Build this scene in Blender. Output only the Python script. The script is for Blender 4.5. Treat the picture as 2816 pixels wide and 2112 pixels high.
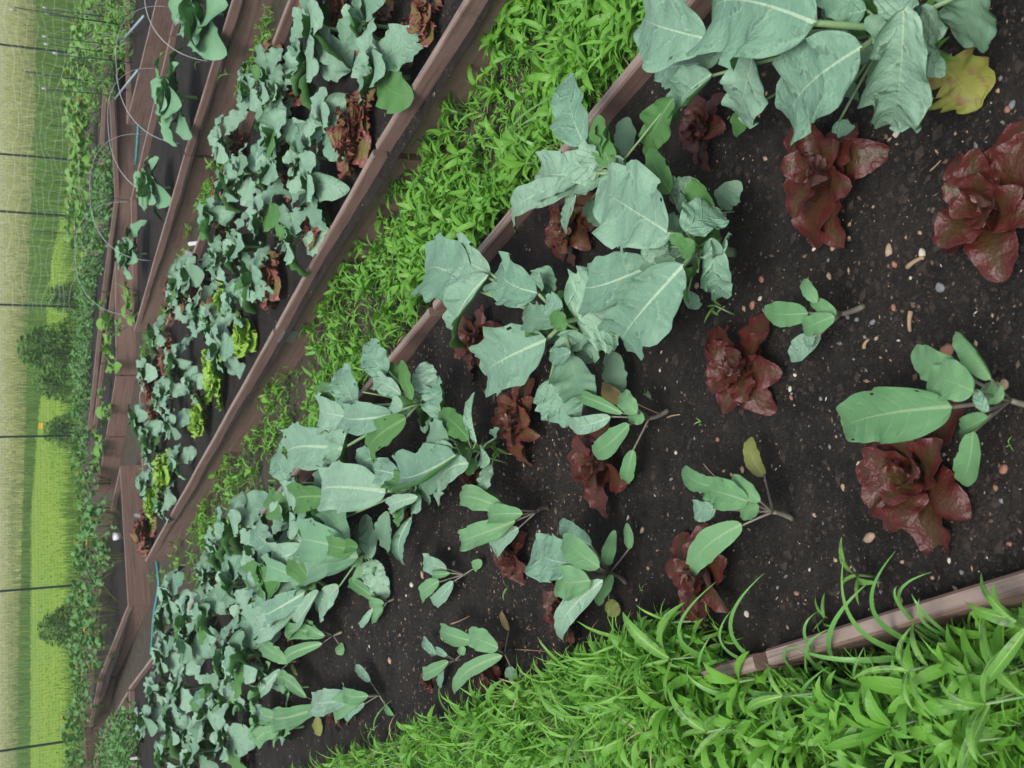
import bpy, bmesh, math, random
import numpy as np
from mathutils import Vector
for o in list(bpy.data.objects): bpy.data.objects.remove(o)
scene = bpy.context.scene
COL = scene.collection
R = math.radians
# ---------------------------------------------------------------- camera, sky, sun, exposure
CAMZ = 1.65; PITCH = R(26.5); FOC = 1050.0
cd = bpy.data.cameras.new('camera'); cam = bpy.data.objects.new('camera', cd); COL.objects.link(cam)
cd.sensor_width = 36; cd.lens = 36*FOC/1024; cd.clip_end = 2000; cd.clip_start = .02
s_, c_ = math.sin(PITCH), math.cos(PITCH)
from mathutils import Matrix
# the photograph is turned on its side: world up points to the left of the picture
M = Matrix(((0, 1, 0), (-s_, 0, -c_), (-c_, 0, s_))).to_4x4()
M.translation = Vector((0, 0, CAMZ)); cam.matrix_world = M
scene.camera = cam
cd.dof.use_dof = True; cd.dof.focus_distance = 2.8; cd.dof.aperture_fstop = 9.5
w = bpy.data.worlds.new('World'); scene.world = w; w.use_nodes = True
nt = w.node_tree; bg = nt.nodes['Background']
sky = nt.nodes.new('ShaderNodeTexSky'); sky.sky_type = 'NISHITA'; sky.sun_disc = False
SUN_EL, SUN_AZ = R(58), R(200)
sky.sun_elevation = SUN_EL; sky.sun_rotation = SUN_AZ; sky.air_density = 1.0; sky.dust_density = 5.0; sky.ozone_density = 1.0
hs = nt.nodes.new('ShaderNodeHueSaturation'); hs.inputs['Saturation'].default_value = .55   # overcast: greyer sky
nt.links.new(sky.outputs[0], hs.inputs['Color']); nt.links.new(hs.outputs[0], bg.inputs[0]); bg.inputs[1].default_value = .12
sl = bpy.data.lights.new('sun', 'SUN'); sl.energy = 1.1; sl.angle = R(25); sl.color = (1, .97, .93)
so = bpy.data.objects.new('sun', sl); COL.objects.link(so)
d = Vector((math.sin(SUN_AZ)*math.cos(SUN_EL), math.cos(SUN_AZ)*math.cos(SUN_EL), math.sin(SUN_EL)))
so.rotation_euler = d.to_track_quat('Z', 'Y').to_euler()
scene.view_settings.view_transform = 'Standard'; scene.view_settings.look = 'None'
scene.view_settings.exposure = 0.45; scene.view_settings.gamma = 1.0
scene.render.engine = 'CYCLES'
# ---------------------------------------------------------------- helpers
SOIL = .185; TOP = .24
def P(x, y, z=0.0):
    """photo pixel (2816 wide) -> world point at height z"""
    a = (x/2.75-512)/FOC; b = (384-y/2.75)/FOC
    dx, dy, dz = b, c_-a*s_, -s_-a*c_
    t = (z-CAMZ)/dz
    return np.array((dx*t, dy*t, z))
def Tl(c, r, x, y): return 704*c+.42435*x, 704*r+.42435*y
def PT(c, r, x, y, z): return P(*Tl(c, r, x, y), z)
def PO(x, y, z): return P(x*1.27306, y*1.27306, z)
def zfor(px, wx, wy):
    """height of a point above (wx,wy) that sits at photo column px"""
    a = (px/2.75-512)/FOC
    # depth along forward / up
    lo, hi = -1., 6.
    for _ in range(50):
        m = (lo+hi)/2; dy, dz = wy, m-CAMZ
        f = dy*c_-dz*s_; u = dy*s_+dz*c_
        if -u/f > a: lo = m
        else: hi = m
    return (lo+hi)/2
def nrm(v): return v/(np.linalg.norm(v)+1e-9)
UP = np.array((0., 0., 1.)); CAM = np.array((0., 0., CAMZ))
rs = np.random.RandomState(7)
def U(a, b): return rs.uniform(a, b)

class MB:
    def __init__(s): s.v = []; s.f = []; s.m = []; s.a = []; s.n = 0
    def add(s, v, f, m=0, a=None):
        v = np.asarray(v, float)
        s.v.append(v); s.f.extend([tuple(int(i)+s.n for i in q) for q in f])
        s.m.extend([m]*len(f) if not hasattr(m, '__len__') else list(m))
        s.a.append(np.zeros((len(v), 4)) if a is None else a); s.n += len(v)
    def build(s, name, mats, parent=None, smooth=True):
        me = bpy.data.meshes.new(name)
        v = np.concatenate(s.v); me.from_pydata(v.tolist(), [], s.f)
        for m in (mats if isinstance(mats, (list, tuple)) else [mats]): me.materials.append(m)
        me.polygons.foreach_set('material_index', s.m)
        me.polygons.foreach_set('use_smooth', [smooth]*len(s.f))
        at = me.attributes.new('lf', 'FLOAT_COLOR', 'POINT')
        at.data.foreach_set('color', np.concatenate(s.a).astype(np.float32).ravel())
        me.update()
        o = bpy.data.objects.new(name, me); COL.objects.link(o)
        if parent: o.parent = parent
        return o
def tag(o, label=None, cat=None, group=None, kind=None):
    if label: o['label'] = label
    if cat: o['category'] = cat
    if group: o['group'] = group
    if kind: o['kind'] = kind
    return o
def thing(name, loc, label, cat, group=None):
    o = bpy.data.objects.new(name, None); COL.objects.link(o); o.location = Vector([float(q) for q in loc]); o.empty_display_size = .05
    return tag(o, label, cat, group)
def dup(root, loc, rz, sc, label, group=None):
    r = root.copy(); COL.objects.link(r); r.location = Vector([float(q) for q in loc]); r.rotation_euler = (0, 0, rz); r.scale = (sc, sc, sc)
    r['label'] = label
    if group: r['group'] = group
    for ch in root.children:
        c = ch.copy(); COL.objects.link(c); c.parent = r
    return r
def tube(mb, pts, rad, n=6, m=0, rnd=0.):
    pts = [np.asarray(p, float) for p in pts]; k = len(pts)
    if not hasattr(rad, '__len__'): rad = [rad]*k
    vs = []; ref = None
    for i in range(k):
        t = nrm(pts[min(i+1, k-1)]-pts[max(i-1, 0)])
        if ref is None: ref = np.array((0, 0, 1.)) if abs(t[2]) < .9 else np.array((1., 0, 0))
        a = nrm(np.cross(t, ref)); b = np.cross(a, t); ref = b
        for j in range(n):
            q = 2*math.pi*j/n; vs.append(pts[i]+rad[i]*(a*math.cos(q)+b*math.sin(q)))
    fs = [(i*n+j, i*n+(j+1) % n, (i+1)*n+(j+1) % n, (i+1)*n+j) for i in range(k-1) for j in range(n)]
    fs += [tuple(range(n))[::-1], tuple((k-1)*n+j for j in range(n))]
    at = np.zeros((len(vs), 4)); at[:, 2] = rnd; at[:, 0] = np.repeat(np.linspace(0, 1, k), n)
    mb.add(vs, fs, m, at)
def bez(a, b, c, k=7):
    return [a*(1-t)**2+2*b*t*(1-t)+c*t*t for t in np.linspace(0, 1, k)]
def prof(kind, t):
    if kind == 'broad': return np.clip(1-np.abs(2*t**.88-1)**2.05, 0, 1)**.58*(1.06-.12*t)
    if kind == 'round': return np.sqrt(np.clip(1-(2*t-1)**2, 0, 1))**.85
    if kind == 'oblong': return np.sin(math.pi*t**1.25)**.7*(.75+.3*t)
    if kind == 'fan': return np.clip(t, 0, 1)**.75*np.sqrt(np.clip(1-t**5, 0, 1))*1.05
    if kind == 'lance': return np.clip(t, 0, 1)**.55*(1-t)**.85*1.75
    if kind == 'blade': return (1-t)**.6*np.clip(t*8+.4, 0, 1)
    return np.sin(math.pi*t)
def leaf(mb, B, T, W, N0, kind='broad', arch=.12, cL=.3, cR=.3, wave=.05, wf=3., margin=.05, bump=0., ntt=14, nss=10,
         mt=0, mu=1, thick=.0007, droop=0., rnd=None, holes=0, two=True):
    B = np.asarray(B, float); T = np.asarray(T, float)
    A = T-B; L = np.linalg.norm(A)+1e-9; Ah = A/L
    N = nrm(N0-Ah*np.dot(N0, Ah)); Rr = np.cross(Ah, N)
    t = np.linspace(0, 1, ntt+1)[:, None]; t = (.45*t+.55*(1-np.cos(math.pi*t))/2) if ntt > 9 else t; s = np.linspace(-1, 1, nss+1)[None, :]
    if rnd is None: rnd = U(0, 1)
    bend = 4*t*(1-t)
    Cc = B+A*t+N*(arch*L*bend)+Rr*(U(-.09, .09)*L*bend)-UP*(droop*L*(t**3-t*.3))
    dC = np.gradient(Cc, axis=0); dC /= np.linalg.norm(dC, axis=1)[:, None]+1e-9
    n = N-dC*(dC@N)[:, None]; n /= np.linalg.norm(n, axis=1)[:, None]
    r = np.cross(dC, n)
    a = np.abs(s); sg = np.sign(s)
    wd = prof(kind, t)*W/2
    mg = 1.
    if margin:
        for side in (-1, 1):
            e = sum(U(-1, 1)*np.sin(2*math.pi*(f*t+U(0, 1)))/(.55+.3*f) for f in (1.2, 2.3, 3.9, 6.1, 8.7))*1.5*np.sin(math.pi*np.clip(t, .02, .98))**.5
            mg = mg+np.where(sg == side, margin*e, 0)
    wd = wd*mg
    cu = np.where(sg < 0, cL, cR)+1e-4; ph = cu*a
    lat = np.sin(ph)/cu; nor = (1-np.cos(ph))/cu
    p1, p2 = U(0, 1), U(0, 1)
    wv = np.where(sg < 0, np.sin(2*math.pi*(wf*t+p1)), np.sin(2*math.pi*(wf*1.13*t+p2)))
    wv = wv+.45*np.sin(2*math.pi*(wf*2.3*t+p2+.2*sg))
    off = wave*W*a**1.5*(wv+.22*np.sin(2*math.pi*(wf*2.9*t+p1)))*np.sin(math.pi*np.clip(t*1.0, .03, .97))**.4
    if bump: off = off+bump*W*(np.sin(t*17+s*5+p1*9)*np.sin(s*8-t*11+p2*7)*1.3)*(a**.5)
    pos = Cc[:, None, :]+r[:, None, :]*((sg*lat*wd)[..., None])+n[:, None, :]*((nor*wd+off)[..., None])
    k = nss+1; v = pos.reshape(-1, 3)
    f = [(i*k+j, i*k+j+1, (i+1)*k+j+1, (i+1)*k+j) for i in range(ntt) for j in range(nss)]
    if holes:
        kill = set()
        for _ in range(holes):
            i = rs.randint(3, ntt-2); j = rs.choice([1, 2, nss-3, nss-2]); kill.add(i*nss+j)
        f = [q for i, q in enumerate(f) if i not in kill]
    at = np.zeros((len(v), 4)); at[:, 0] = np.repeat(t[:, 0], k); at[:, 1] = ((s*prof(kind, t))*.5*(W/L)+.5).ravel(); at[:, 2] = rnd; at[:, 3] = (a*np.ones_like(t)).ravel()
    if two:
        gx = np.gradient(pos, axis=0); gy = np.gradient(pos, axis=1); nn = np.cross(gx, gy); nn /= np.linalg.norm(nn, axis=2)[..., None]+1e-9
        if np.sum(nn*n[:, None, :]) < 0: nn = -nn
        v2 = v-nn.reshape(-1, 3)*thick
        mb.add(np.concatenate([v, v2]), [(q[0], q[3], q[2], q[1]) for q in f]+[tuple(i+len(v) for i in q) for q in f], [mt]*len(f)+[mu]*len(f), np.concatenate([at, at]))
    else:
        mb.add(v, f, mt, at)

# ---------------------------------------------------------------- materials
def mat(name): 
    m = bpy.data.materials.new(name); m.use_nodes = True; return m, m.node_tree, m.node_tree.nodes['Principled BSDF']
def N_(t, typ, **kw):
    n = t.nodes.new(typ)
    for k, v in kw.items(): setattr(n, k, v)
    return n
def math_(t, op, a, b=None, clamp=False):
    n = N_(t, 'ShaderNodeMath', operation=op, use_clamp=clamp)
    for i, q in enumerate((a, b)):
        if q is None: continue
        if isinstance(q, (int, float)): n.inputs[i].default_value = q
        else: t.links.new(q, n.inputs[i])
    return n.outputs[0]
def mix_(t, f, a, b):
    n = N_(t, 'ShaderNodeMix', data_type='RGBA')
    for i, q in ((0, f), (6, a), (7, b)):
        if isinstance(q, (int, float)): n.inputs[i].default_value = q
        elif isinstance(q, tuple): n.inputs[i].default_value = (*q, 1)
        else: t.links.new(q, n.inputs[i])
    return n.outputs[2]
def ramp_(t, f, lo, hi):
    n = N_(t, 'ShaderNodeMapRange'); n.inputs[1].default_value = lo; n.inputs[2].default_value = hi
    t.links.new(f, n.inputs[0]); return n.outputs[0]
def noise_(t, sc, det=3, rough=.6, obj=True):
    n = N_(t, 'ShaderNodeTexNoise'); n.inputs['Scale'].default_value = sc; n.inputs['Detail'].default_value = det; n.inputs['Roughness'].default_value = rough
    if obj:
        g = N_(t, 'ShaderNodeNewGeometry'); t.links.new(g.outputs['Position'], n.inputs['Vector'])
    return n.outputs[0]
def leafmat(name, c1, c2, vein, vw=.012, nv=7, rough=.5, bump=.25, trans=.18, edge=None, edge0=.4, blot=None, spec=.5, bsc=45, tcol=None, bd=.004, vb=.6):
    m, t, b = mat(name)
    at = N_(t, 'ShaderNodeAttribute', attribute_name='lf'); sp = N_(t, 'ShaderNodeSeparateColor'); t.links.new(at.outputs['Color'], sp.inputs[0])
    tt, vv, rr = sp.outputs[0], sp.outputs[1], sp.outputs[2]; sa = at.outputs['Alpha']
    nz = noise_(t, 22, 3); nf = noise_(t, bsc, 4)
    base = mix_(t, math_(t, 'ADD', math_(t, 'MULTIPLY', rr, .6), math_(t, 'MULTIPLY', nz, .55), True), c1, c2)
    if edge is not None:
        base = mix_(t, ramp_(t, math_(t, 'ADD', sa, math_(t, 'MULTIPLY', math_(t, 'ADD', nf, math_(t, 'ADD', tt, -.9)), .5)), edge0, edge0+.45), base, edge)
    av = math_(t, 'ABSOLUTE', math_(t, 'SUBTRACT', vv, .5))
    if blot: base = mix_(t, ramp_(t, math_(t, 'ADD', nf, math_(t, 'MULTIPLY', rr, .1)), .56, .66), base, blot)
    wid = math_(t, 'MULTIPLY', math_(t, 'POWER', math_(t, 'SUBTRACT', 1.02, tt), 1.3), vw*.95)
    mid = math_(t, 'LESS_THAN', av, wid)
    q = math_(t, 'SUBTRACT', math_(t, 'MULTIPLY', tt, nv), math_(t, 'MULTIPLY', av, nv*.9))
    q = math_(t, 'ADD', q, math_(t, 'MULTIPLY', nz, 1.1))
    q = math_(t, 'ADD', q, math_(t, 'MULTIPLY', math_(t, 'GREATER_THAN', vv, .5), .5))
    fr = math_(t, 'ABSOLUTE', math_(t, 'SUBTRACT', math_(t, 'FRACT', q), .5))
    sv = math_(t, 'MULTIPLY', ramp_(t, fr, .045, .0), math_(t, 'SUBTRACT', 1.0, math_(t, 'MULTIPLY', sa, .75)))
    ve = math_(t, 'MAXIMUM', mid, math_(t, 'MULTIPLY', sv, .48), True)
    colr = mix_(t, ve, base, vein)
    t.links.new(colr, b.inputs['Base Color']); b.inputs['Roughness'].default_value = rough
    b.inputs['Specular IOR Level'].default_value = spec
    n9 = noise_(t, 170, 2); colr = mix_(t, ramp_(t, n9, .70, .75), colr, (.05, .05, .03))
    bp = N_(t, 'ShaderNodeBump'); bp.inputs['Strength'].default_value = bump; bp.inputs['Distance'].default_value = bd
    hgt = math_(t, 'SUBTRACT', math_(t, 'ADD', math_(t, 'MULTIPLY', nf, 1.2), math_(t, 'MULTIPLY', mid, .8)), math_(t, 'MULTIPLY', ramp_(t, fr, .12, 0.), vb))
    t.links.new(hgt, bp.inputs['Height']); t.links.new(bp.outputs[0], b.inputs['Normal'])
    if trans:
        tr = N_(t, 'ShaderNodeBsdfTranslucent'); ms = N_(t, 'ShaderNodeMixShader'); ms.inputs[0].default_value = trans
        if tcol: tr.inputs[0].default_value = (*tcol, 1)
        else: t.links.new(colr, tr.inputs[0])
        t.links.new(b.outputs[0], ms.inputs[1]); t.links.new(tr.outputs[0], ms.inputs[2]); t.links.new(ms.outputs[0], t.nodes['Material Output'].inputs[0])
    return m
def flat(name, c1, c2, sc=20, rough=.7, bump=.3, bd=.01, spec=.4, metal=0, det=5):
    m, t, b = mat(name); nz = noise_(t, sc, det)
    t.links.new(mix_(t, ramp_(t, nz, .3, .7), c1, c2), b.inputs['Base Color']); b.inputs['Roughness'].default_value = rough
    b.inputs['Specular IOR Level'].default_value = spec; b.inputs['Metallic'].default_value = metal
    if bump:
        bp = N_(t, 'ShaderNodeBump'); bp.inputs['Strength'].default_value = bump; bp.inputs['Distance'].default_value = bd
        t.links.new(nz, bp.inputs['Height']); t.links.new(bp.outputs[0], b.inputs['Normal'])
    return m
GT = (.10, .32, .03)
KALE = leafmat('kale_upper', (.13, .29, .19), (.29, .47, .33), (.42, .60, .40), vw=.0075, vb=.22, nv=4.6, rough=.55, trans=.12, bump=.7, bsc=30, bd=.011, tcol=GT)
KALEU = leafmat('kale_under', (.07, .215, .055), (.115, .28, .08), (.20, .38, .14), vw=.009, nv=6, rough=.6, trans=.25, tcol=GT)
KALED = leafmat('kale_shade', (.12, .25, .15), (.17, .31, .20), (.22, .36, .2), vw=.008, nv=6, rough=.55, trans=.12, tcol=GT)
YNG = leafmat('young_upper', (.11, .29, .11), (.20, .41, .19), (.30, .48, .24), vw=.009, nv=8, rough=.5, trans=.2, tcol=GT)
CAB = leafmat('cabbage_upper', (.14, .34, .16), (.22, .43, .26), (.30, .48, .28), vw=.008, nv=8, rough=.5, trans=.18, bump=.4, tcol=GT)
CABU = leafmat('cabbage_under', (.13, .33, .11), (.19, .40, .16), (.24, .42, .18), vw=.01, rough=.6, trans=.25, tcol=GT)
YEL = leafmat('yellow_leaf', (.22, .27, .04), (.33, .32, .07), (.35, .35, .12), rough=.6, trans=.15, blot=(.25, .16, .07))
OLV = leafmat('olive_leaf', (.18, .22, .05), (.24, .25, .07), (.3, .35, .12), rough=.6, trans=.15)
TAN = leafmat('tan_leaf', (.42, .30, .12), (.36, .28, .12), (.45, .36, .18), rough=.6, trans=.15)
RED = leafmat('red_lettuce', (.055, .045, .012), (.075, .022, .011), (.10, .04, .025), vw=.010, nv=7, rough=.36, bump=.75, vb=.0, trans=.09, spec=.5, edge=(.085, .016, .012), edge0=.30, bsc=60, tcol=(.3, .02, .01), bd=.006)
REDU = leafmat('red_lettuce_under', (.20, .09, .085), (.30, .17, .15), (.30, .2, .12), vw=.02, nv=7, rough=.35, bump=.4, trans=.07, tcol=(.3, .02, .01))
REDG = leafmat('bronze_lettuce', (.07, .04, .012), (.13, .055, .025), (.18, .12, .05), vw=.02, rough=.35, bump=.5, trans=.1, tcol=(.2, .1, .02), edge=(.12, .025, .02), edge0=.5)
FRL = leafmat('frilly_red', (.20, .19, .05), (.17, .12, .045), (.2, .2, .07), vw=.02, rough=.4, trans=.12, edge=(.21, .06, .05), edge0=.5, bump=.5, tcol=(.3, .1, .02))
FRG = leafmat('frilly_green', (.25, .45, .05), (.32, .55, .08), (.35, .55, .15), vw=.02, rough=.45, trans=.25, tcol=(.3, .6, .05))
STEM = flat('stem_green', (.20, .36, .15), (.28, .44, .22), 30, .5, .1)
STEMP = flat('stem_purple', (.16, .12, .13), (.25, .26, .17), 18, .5, .1)
WEED = leafmat('weed_upper', (.085, .28, .03), (.17, .42, .045), (.25, .48, .09), vw=.012, nv=9, rough=.45, trans=.25, tcol=(.2, .5, .03), bsc=30)
WEEDS = leafmat('smartweed_upper', (.09, .28, .04), (.18, .38, .065), (.30, .50, .11), vw=.012, nv=9, rough=.45, trans=.2, tcol=(.2, .5, .03), bsc=38, blot=(.07, .16, .04))
GRS = leafmat('grass_blade', (.11, .32, .07), (.19, .42, .11), (.25, .5, .15), vw=.003, nv=1, rough=.4, trans=.2, tcol=(.2, .5, .05))
FARL = leafmat('far_leaf', (.075, .22, .05), (.13, .31, .09), (.18, .36, .12), rough=.5, trans=.2, tcol=GT)
FARY = leafmat('far_leaf_yellow', (.12, .30, .045), (.19, .38, .07), (.25, .45, .12), rough=.5, trans=.2, tcol=GT)
FARD = leafmat('shrub_leaf', (.055, .17, .03), (.12, .28, .05), (.1, .22, .06), rough=.6, trans=.2, tcol=GT)
ORG = flat('orange_petal', (.75, .33, .02), (.8, .45, .05), 30, .5, 0)
def soilmat(name, a, b_, fleck=True, sc=1.):
    m, t, b = mat(name)
    n1 = noise_(t, 9*sc, 6, .7); n2 = noise_(t, 70*sc, 6, .7); n3 = noise_(t, 240*sc, 3, .6)
    base = mix_(t, ramp_(t, math_(t, 'ADD', math_(t, 'MULTIPLY', n1, .6), math_(t, 'MULTIPLY', n2, .4)), .38, .66), a, b_)
    base = mix_(t, ramp_(t, n3, .62, .72), base, (.12, .09, .065))
    t.links.new(base, b.inputs['Base Color']); b.inputs['Roughness'].default_value = .85; b.inputs['Specular IOR Level'].default_value = .25
    bp = N_(t, 'ShaderNodeBump'); bp.inputs['Strength'].default_value = 1.; bp.inputs['Distance'].default_value = .022
    t.links.new(math_(t, 'ADD', n2, math_(t, 'MULTIPLY', n3, .4)), bp.inputs['Height']); t.links.new(bp.outputs[0], b.inputs['Normal'])
    return m
SOILM = soilmat('bed_soil', (.011, .0105, .0098), (.055, .048, .041))
PATHM = soilmat('path_soil', (.045, .04, .03), (.15, .13, .095))
def woodmat(name, lo, hi, dk):
    m, t, b = mat(name)
    n1 = noise_(t, 6, 5); n3_ = noise_(t, 60, 4, .7)
    ga = N_(t, 'ShaderNodeAttribute', attribute_name='gr'); gn = N_(t, 'ShaderNodeTexNoise'); gn.inputs['Scale'].default_value = 1.; gn.inputs['Detail'].default_value = 5; gn.inputs['Roughness'].default_value = .7
    t.links.new(ga.outputs['Vector'], gn.inputs['Vector']); n2 = gn.outputs[0]
    base = mix_(t, ramp_(t, n1, .3, .7), lo, hi)
    base = mix_(t, ramp_(t, n3_, .62, .72), base, (.09, .065, .05))
    base = mix_(t, ramp_(t, n2, .52, .36), base, dk)
    base = mix_(t, math_(t, 'MULTIPLY', ramp_(t, n2, .45, .8), .35), base, (.22, .17, .15))
    base = mix_(t, math_(t, 'MULTIPLY', ramp_(t, n1, .62, .75), .5), base, (.08, .05, .04))
    t.links.new(base, b.inputs['Base Color']); b.inputs['Roughness'].default_value = .6; b.inputs['Specular IOR Level'].default_value = .35
    bp = N_(t, 'ShaderNodeBump'); bp.inputs['Strength'].default_value = .25; bp.inputs['Distance'].default_value = .003
    t.links.new(n2, bp.inputs['Height']); t.links.new(bp.outputs[0], b.inputs['Normal'])
    return m
WOOD = woodmat('stained_board', (.19, .118, .095), (.24, .162, .134), (.145, .09, .07)); WOODT = woodmat('skylit_edge', (.26, .20, .17), (.36, .29, .255), (.18, .135, .11))  # second one for board tops: same paint, stronger skylight put into a paler colour
LAWN = flat('lawn', (.13, .28, .02), (.24, .34, .025), .35, .9, .2, .02)
GROUNDM = flat('ground', (.10, .20, .04), (.17, .25, .07), .3, .9, .3, .05)
WHEATM = flat('wheat', (.27, .32, .12), (.38, .38, .18), .5, .9, .4, .1)
WHEATB = leafmat('wheat_stalks', (.24, .34, .09), (.42, .42, .18), (.35, .38, .15), trans=.15, rough=.7)
TALLB = leafmat('tall_grass', (.08, .21, .03), (.17, .31, .05), (.15, .3, .06), trans=.2, rough=.7)
LAWNB = leafmat('lawn_grass', (.13, .30, .018), (.24, .38, .03), (.2, .4, .03), trans=.25, rough=.6, tcol=(.2, .5, .03))
POSTM = flat('green_post', (.008, .03, .022), (.015, .045, .035), 20, .5, 0)
GREYT = flat('post_tip', (.35, .38, .4), (.45, .47, .5), 20, .4, 0)
HOOPM = flat('hoop_plastic', (.36, .40, .41), (.46, .50, .51), 20, .4, 0)
NETW = flat('white_net', (.62, .68, .66), (.7, .74, .74), 20, .5, 0)
NETB = flat('black_net', (.02, .03, .025), (.03, .045, .035), 20, .6, 0)
HOSEM = flat('hose_rubber', (.04, .22, .24), (.07, .30, .33), 20, .35, 0)
WHITE = flat('white_plastic', (.75, .76, .82), (.8, .8, .85), 20, .4, 0)
STEEL = flat('galvanised_plate', (.26, .30, .27), (.36, .40, .36), 60, .45, .1, metal=.5)
STONE = [flat('stone_%s' % n, a, b_, 90, .75, .4, .003) for n, a, b_ in (('tan', (.33, .23, .15), (.45, .33, .23)), ('grey', (.14, .15, .16), (.24, .25, .26)), ('pale', (.50, .46, .38), (.62, .58, .5)), ('rust', (.25, .12, .08), (.34, .18, .12)))]
TWIG = flat('twig', (.28, .19, .11), (.40, .29, .18), 60, .7, .3)

# ---------------------------------------------------------------- ground and far fields
def sheet(name, pts, z, m, kind='structure', sub=0, amp=0):
    mb = MB(); mb.add([(p[0], p[1], z) for p in pts], [tuple(range(len(pts)))]); o = mb.build(name, m, smooth=False); return tag(o, kind=kind)
def npn(x, y, seed=0):
    x = np.asarray(x); y = np.asarray(y)
    r = np.random.RandomState(seed); s = 0
    for f in (1.3, 2.9, 6.1, 13., 27., 55., 90.):
        for _ in range(3):
            a = r.uniform(0, 6.28); s = s+np.sin(f*(x*math.cos(a)+y*math.sin(a))*2+r.uniform(0, 6.28))/f**.75
    return s
def soilz(x, y, seed=5, amp=.0042, z=SOIL): return z+amp*float(npn(x, y, seed))
def patch(name, A0, A1, B0, B1, z, m, nu, nv, amp, pw=1., seed=1, spots=()):
    """bilinear patch: A edge (A0->A1) to B edge (B0->B1)"""
    u = np.linspace(0, 1, nu+1)[:, None]**pw; v = np.linspace(0, 1, nv+1)[None, :]
    A0, A1, B0, B1 = [np.array(q[:2]) for q in (A0, A1, B0, B1)]
    xy = (A0+(A1-A0)*u[..., None])*(1-v[..., None])+(B0+(B1-B0)*u[..., None])*v[..., None]
    zz = z+amp*npn(xy[..., 0], xy[..., 1], seed)
    V = np.dstack([xy, zz]).reshape(-1, 3); k = nv+1
    mb = MB(); mb.add(V, [(i*k+j, i*k+j+1, (i+1)*k+j+1, (i+1)*k+j) for i in range(nu) for j in range(nv)])
    return tag(mb.build(name, m), kind='structure')
sheet('ground', [(-700, -300), (700, -300), (700, 900), (-700, 900)], -.012, GROUNDM)
patch('path', (-14, -1), (14, -1), (-14, 23.2), (14, 23.2), .0, PATHM, 260, 230, .0028, seed=3)
LW0 = [P(81, 2400), P(81, 1408), P(115, 1000), P(140, 704), P(150, 500)]
sheet('mown_lawn', [(-40, 23.2), (3, 23.2), LW0[4], LW0[3], LW0[2], LW0[1], LW0[0], (-60, 55)], .004, LAWN)
WF = [P(45, 2400), P(55, 1700), P(70, 1200), P(85, 704), P(100, 300), P(100, -300)]
wf = [(p[0]*1., p[1]) for p in WF]
sheet('wheat_field', [(-120, 70)]+wf+[(160, 40), (600, 500), (0, 800), (-600, 500)], .45, WHEATM)
sheet('dirt_track', [(8, 26), (30, 24), (40, 40), (9.5, 38)], .012, PATHM)

def inpoly(p, poly):
    x, y = p[0], p[1]; c = False; j = len(poly)-1
    for i in range(len(poly)):
        a, b = poly[i], poly[j]
        if (a[1] > y) != (b[1] > y) and x < (b[0]-a[0])*(y-a[1])/(b[1]-a[1])+a[0]: c = not c
        j = i
    return c
def blade_field(name, n, gen, hmin, hmax, wid, m, lean=.3, segs=2):
    """vertical grass blades, one object"""
    pts = []
    while len(pts) < n:
        p = gen()
        if p is not None: pts.append(p)
    pts = np.array(pts); h = rs.uniform(hmin, hmax, n)*(.7+.5*(npn(pts[:, 0]*.3, pts[:, 1]*.3, 9)*.15+.5)); az = rs.uniform(0, 6.28, n); ln = rs.uniform(0, lean, n)
    dx = np.cos(az); dy = np.sin(az); ww = wid*rs.uniform(.6, 1.4, n)
    oa = rs.uniform(0, 6.28, n); ox = np.cos(oa); oy = np.sin(oa)
    V = np.zeros((n, 5, 3))
    for k, (t, wk) in enumerate(((0, 1), (.55, .8), (1, 0))):
        cx = pts[:, 0]+dx*ln*h*t*t; cy = pts[:, 1]+dy*ln*h*t*t; cz = pts[:, 2]+h*t*(1-.15*ln*t)
        if k < 2:
            V[:, 2*k] = np.stack([cx-ox*ww*wk/2, cy-oy*ww*wk/2, cz], 1); V[:, 2*k+1] = np.stack([cx+ox*ww*wk/2, cy+oy*ww*wk/2, cz], 1)
        else: V[:, 4] = np.stack([cx, cy, cz], 1)
    fs = []
    for i in range(n):
        q = 5*i; fs += [(q, q+1, q+3, q+2), (q+2, q+3, q+4)]
    at = np.zeros((n*5, 4)); at[:, 1] = .9; at[:, 2] = np.repeat(rs.uniform(0, 1, n), 5); at[:, 3] = .9
    mb = MB(); mb.add(V.reshape(-1, 3), fs, 0, at)
    return tag(mb.build(name, m), kind='stuff')
def gen_between(pxlo, pxhi, ylo=-150, yhi=2300, z=0., bound=None):
    def g():
        y = U(ylo, yhi); lo = np.interp(y, *pxlo); hi = np.interp(y, *pxhi)
        if hi <= lo: return None
        return P(U(lo, hi), y, z)
    return g
lawn_in = ([-200, 500, 704, 1000, 1408, 2400], [215, 190, 140, 115, 81, 81])
wheat_in = ([-200, 300, 704, 1200, 1700, 2400], [100, 100, 85, 70, 55, 45])
def gtall():
    y = U(-150, 2300); lo = np.interp(y, *wheat_in); hi = np.interp(y, *lawn_in)
    return P(max(5, hi+6-(hi-lo+10)*abs(rs.normal(0, .75))), y, 0)
blade_field('tall_grass', 22000, gtall, .35, .75, .035, TALLB)
blade_field('wheat', 26000, gen_between(([-200, 2400], [-2, -2]), wheat_in, z=.42), .12, .4, .06, WHEATB)
blade_field('lawn_grass', 16000, gen_between(lawn_in, ([-200, 600, 2400], [225, 232, 232])), .03, .10, .02, LAWNB)
blade_field('fence_edge_grass', 5000, gen_between(([-200, 600, 2400], [185, 195, 205]), ([-200, 600, 2400], [245, 228, 228])), .1, .35, .02, TALLB)

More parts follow.
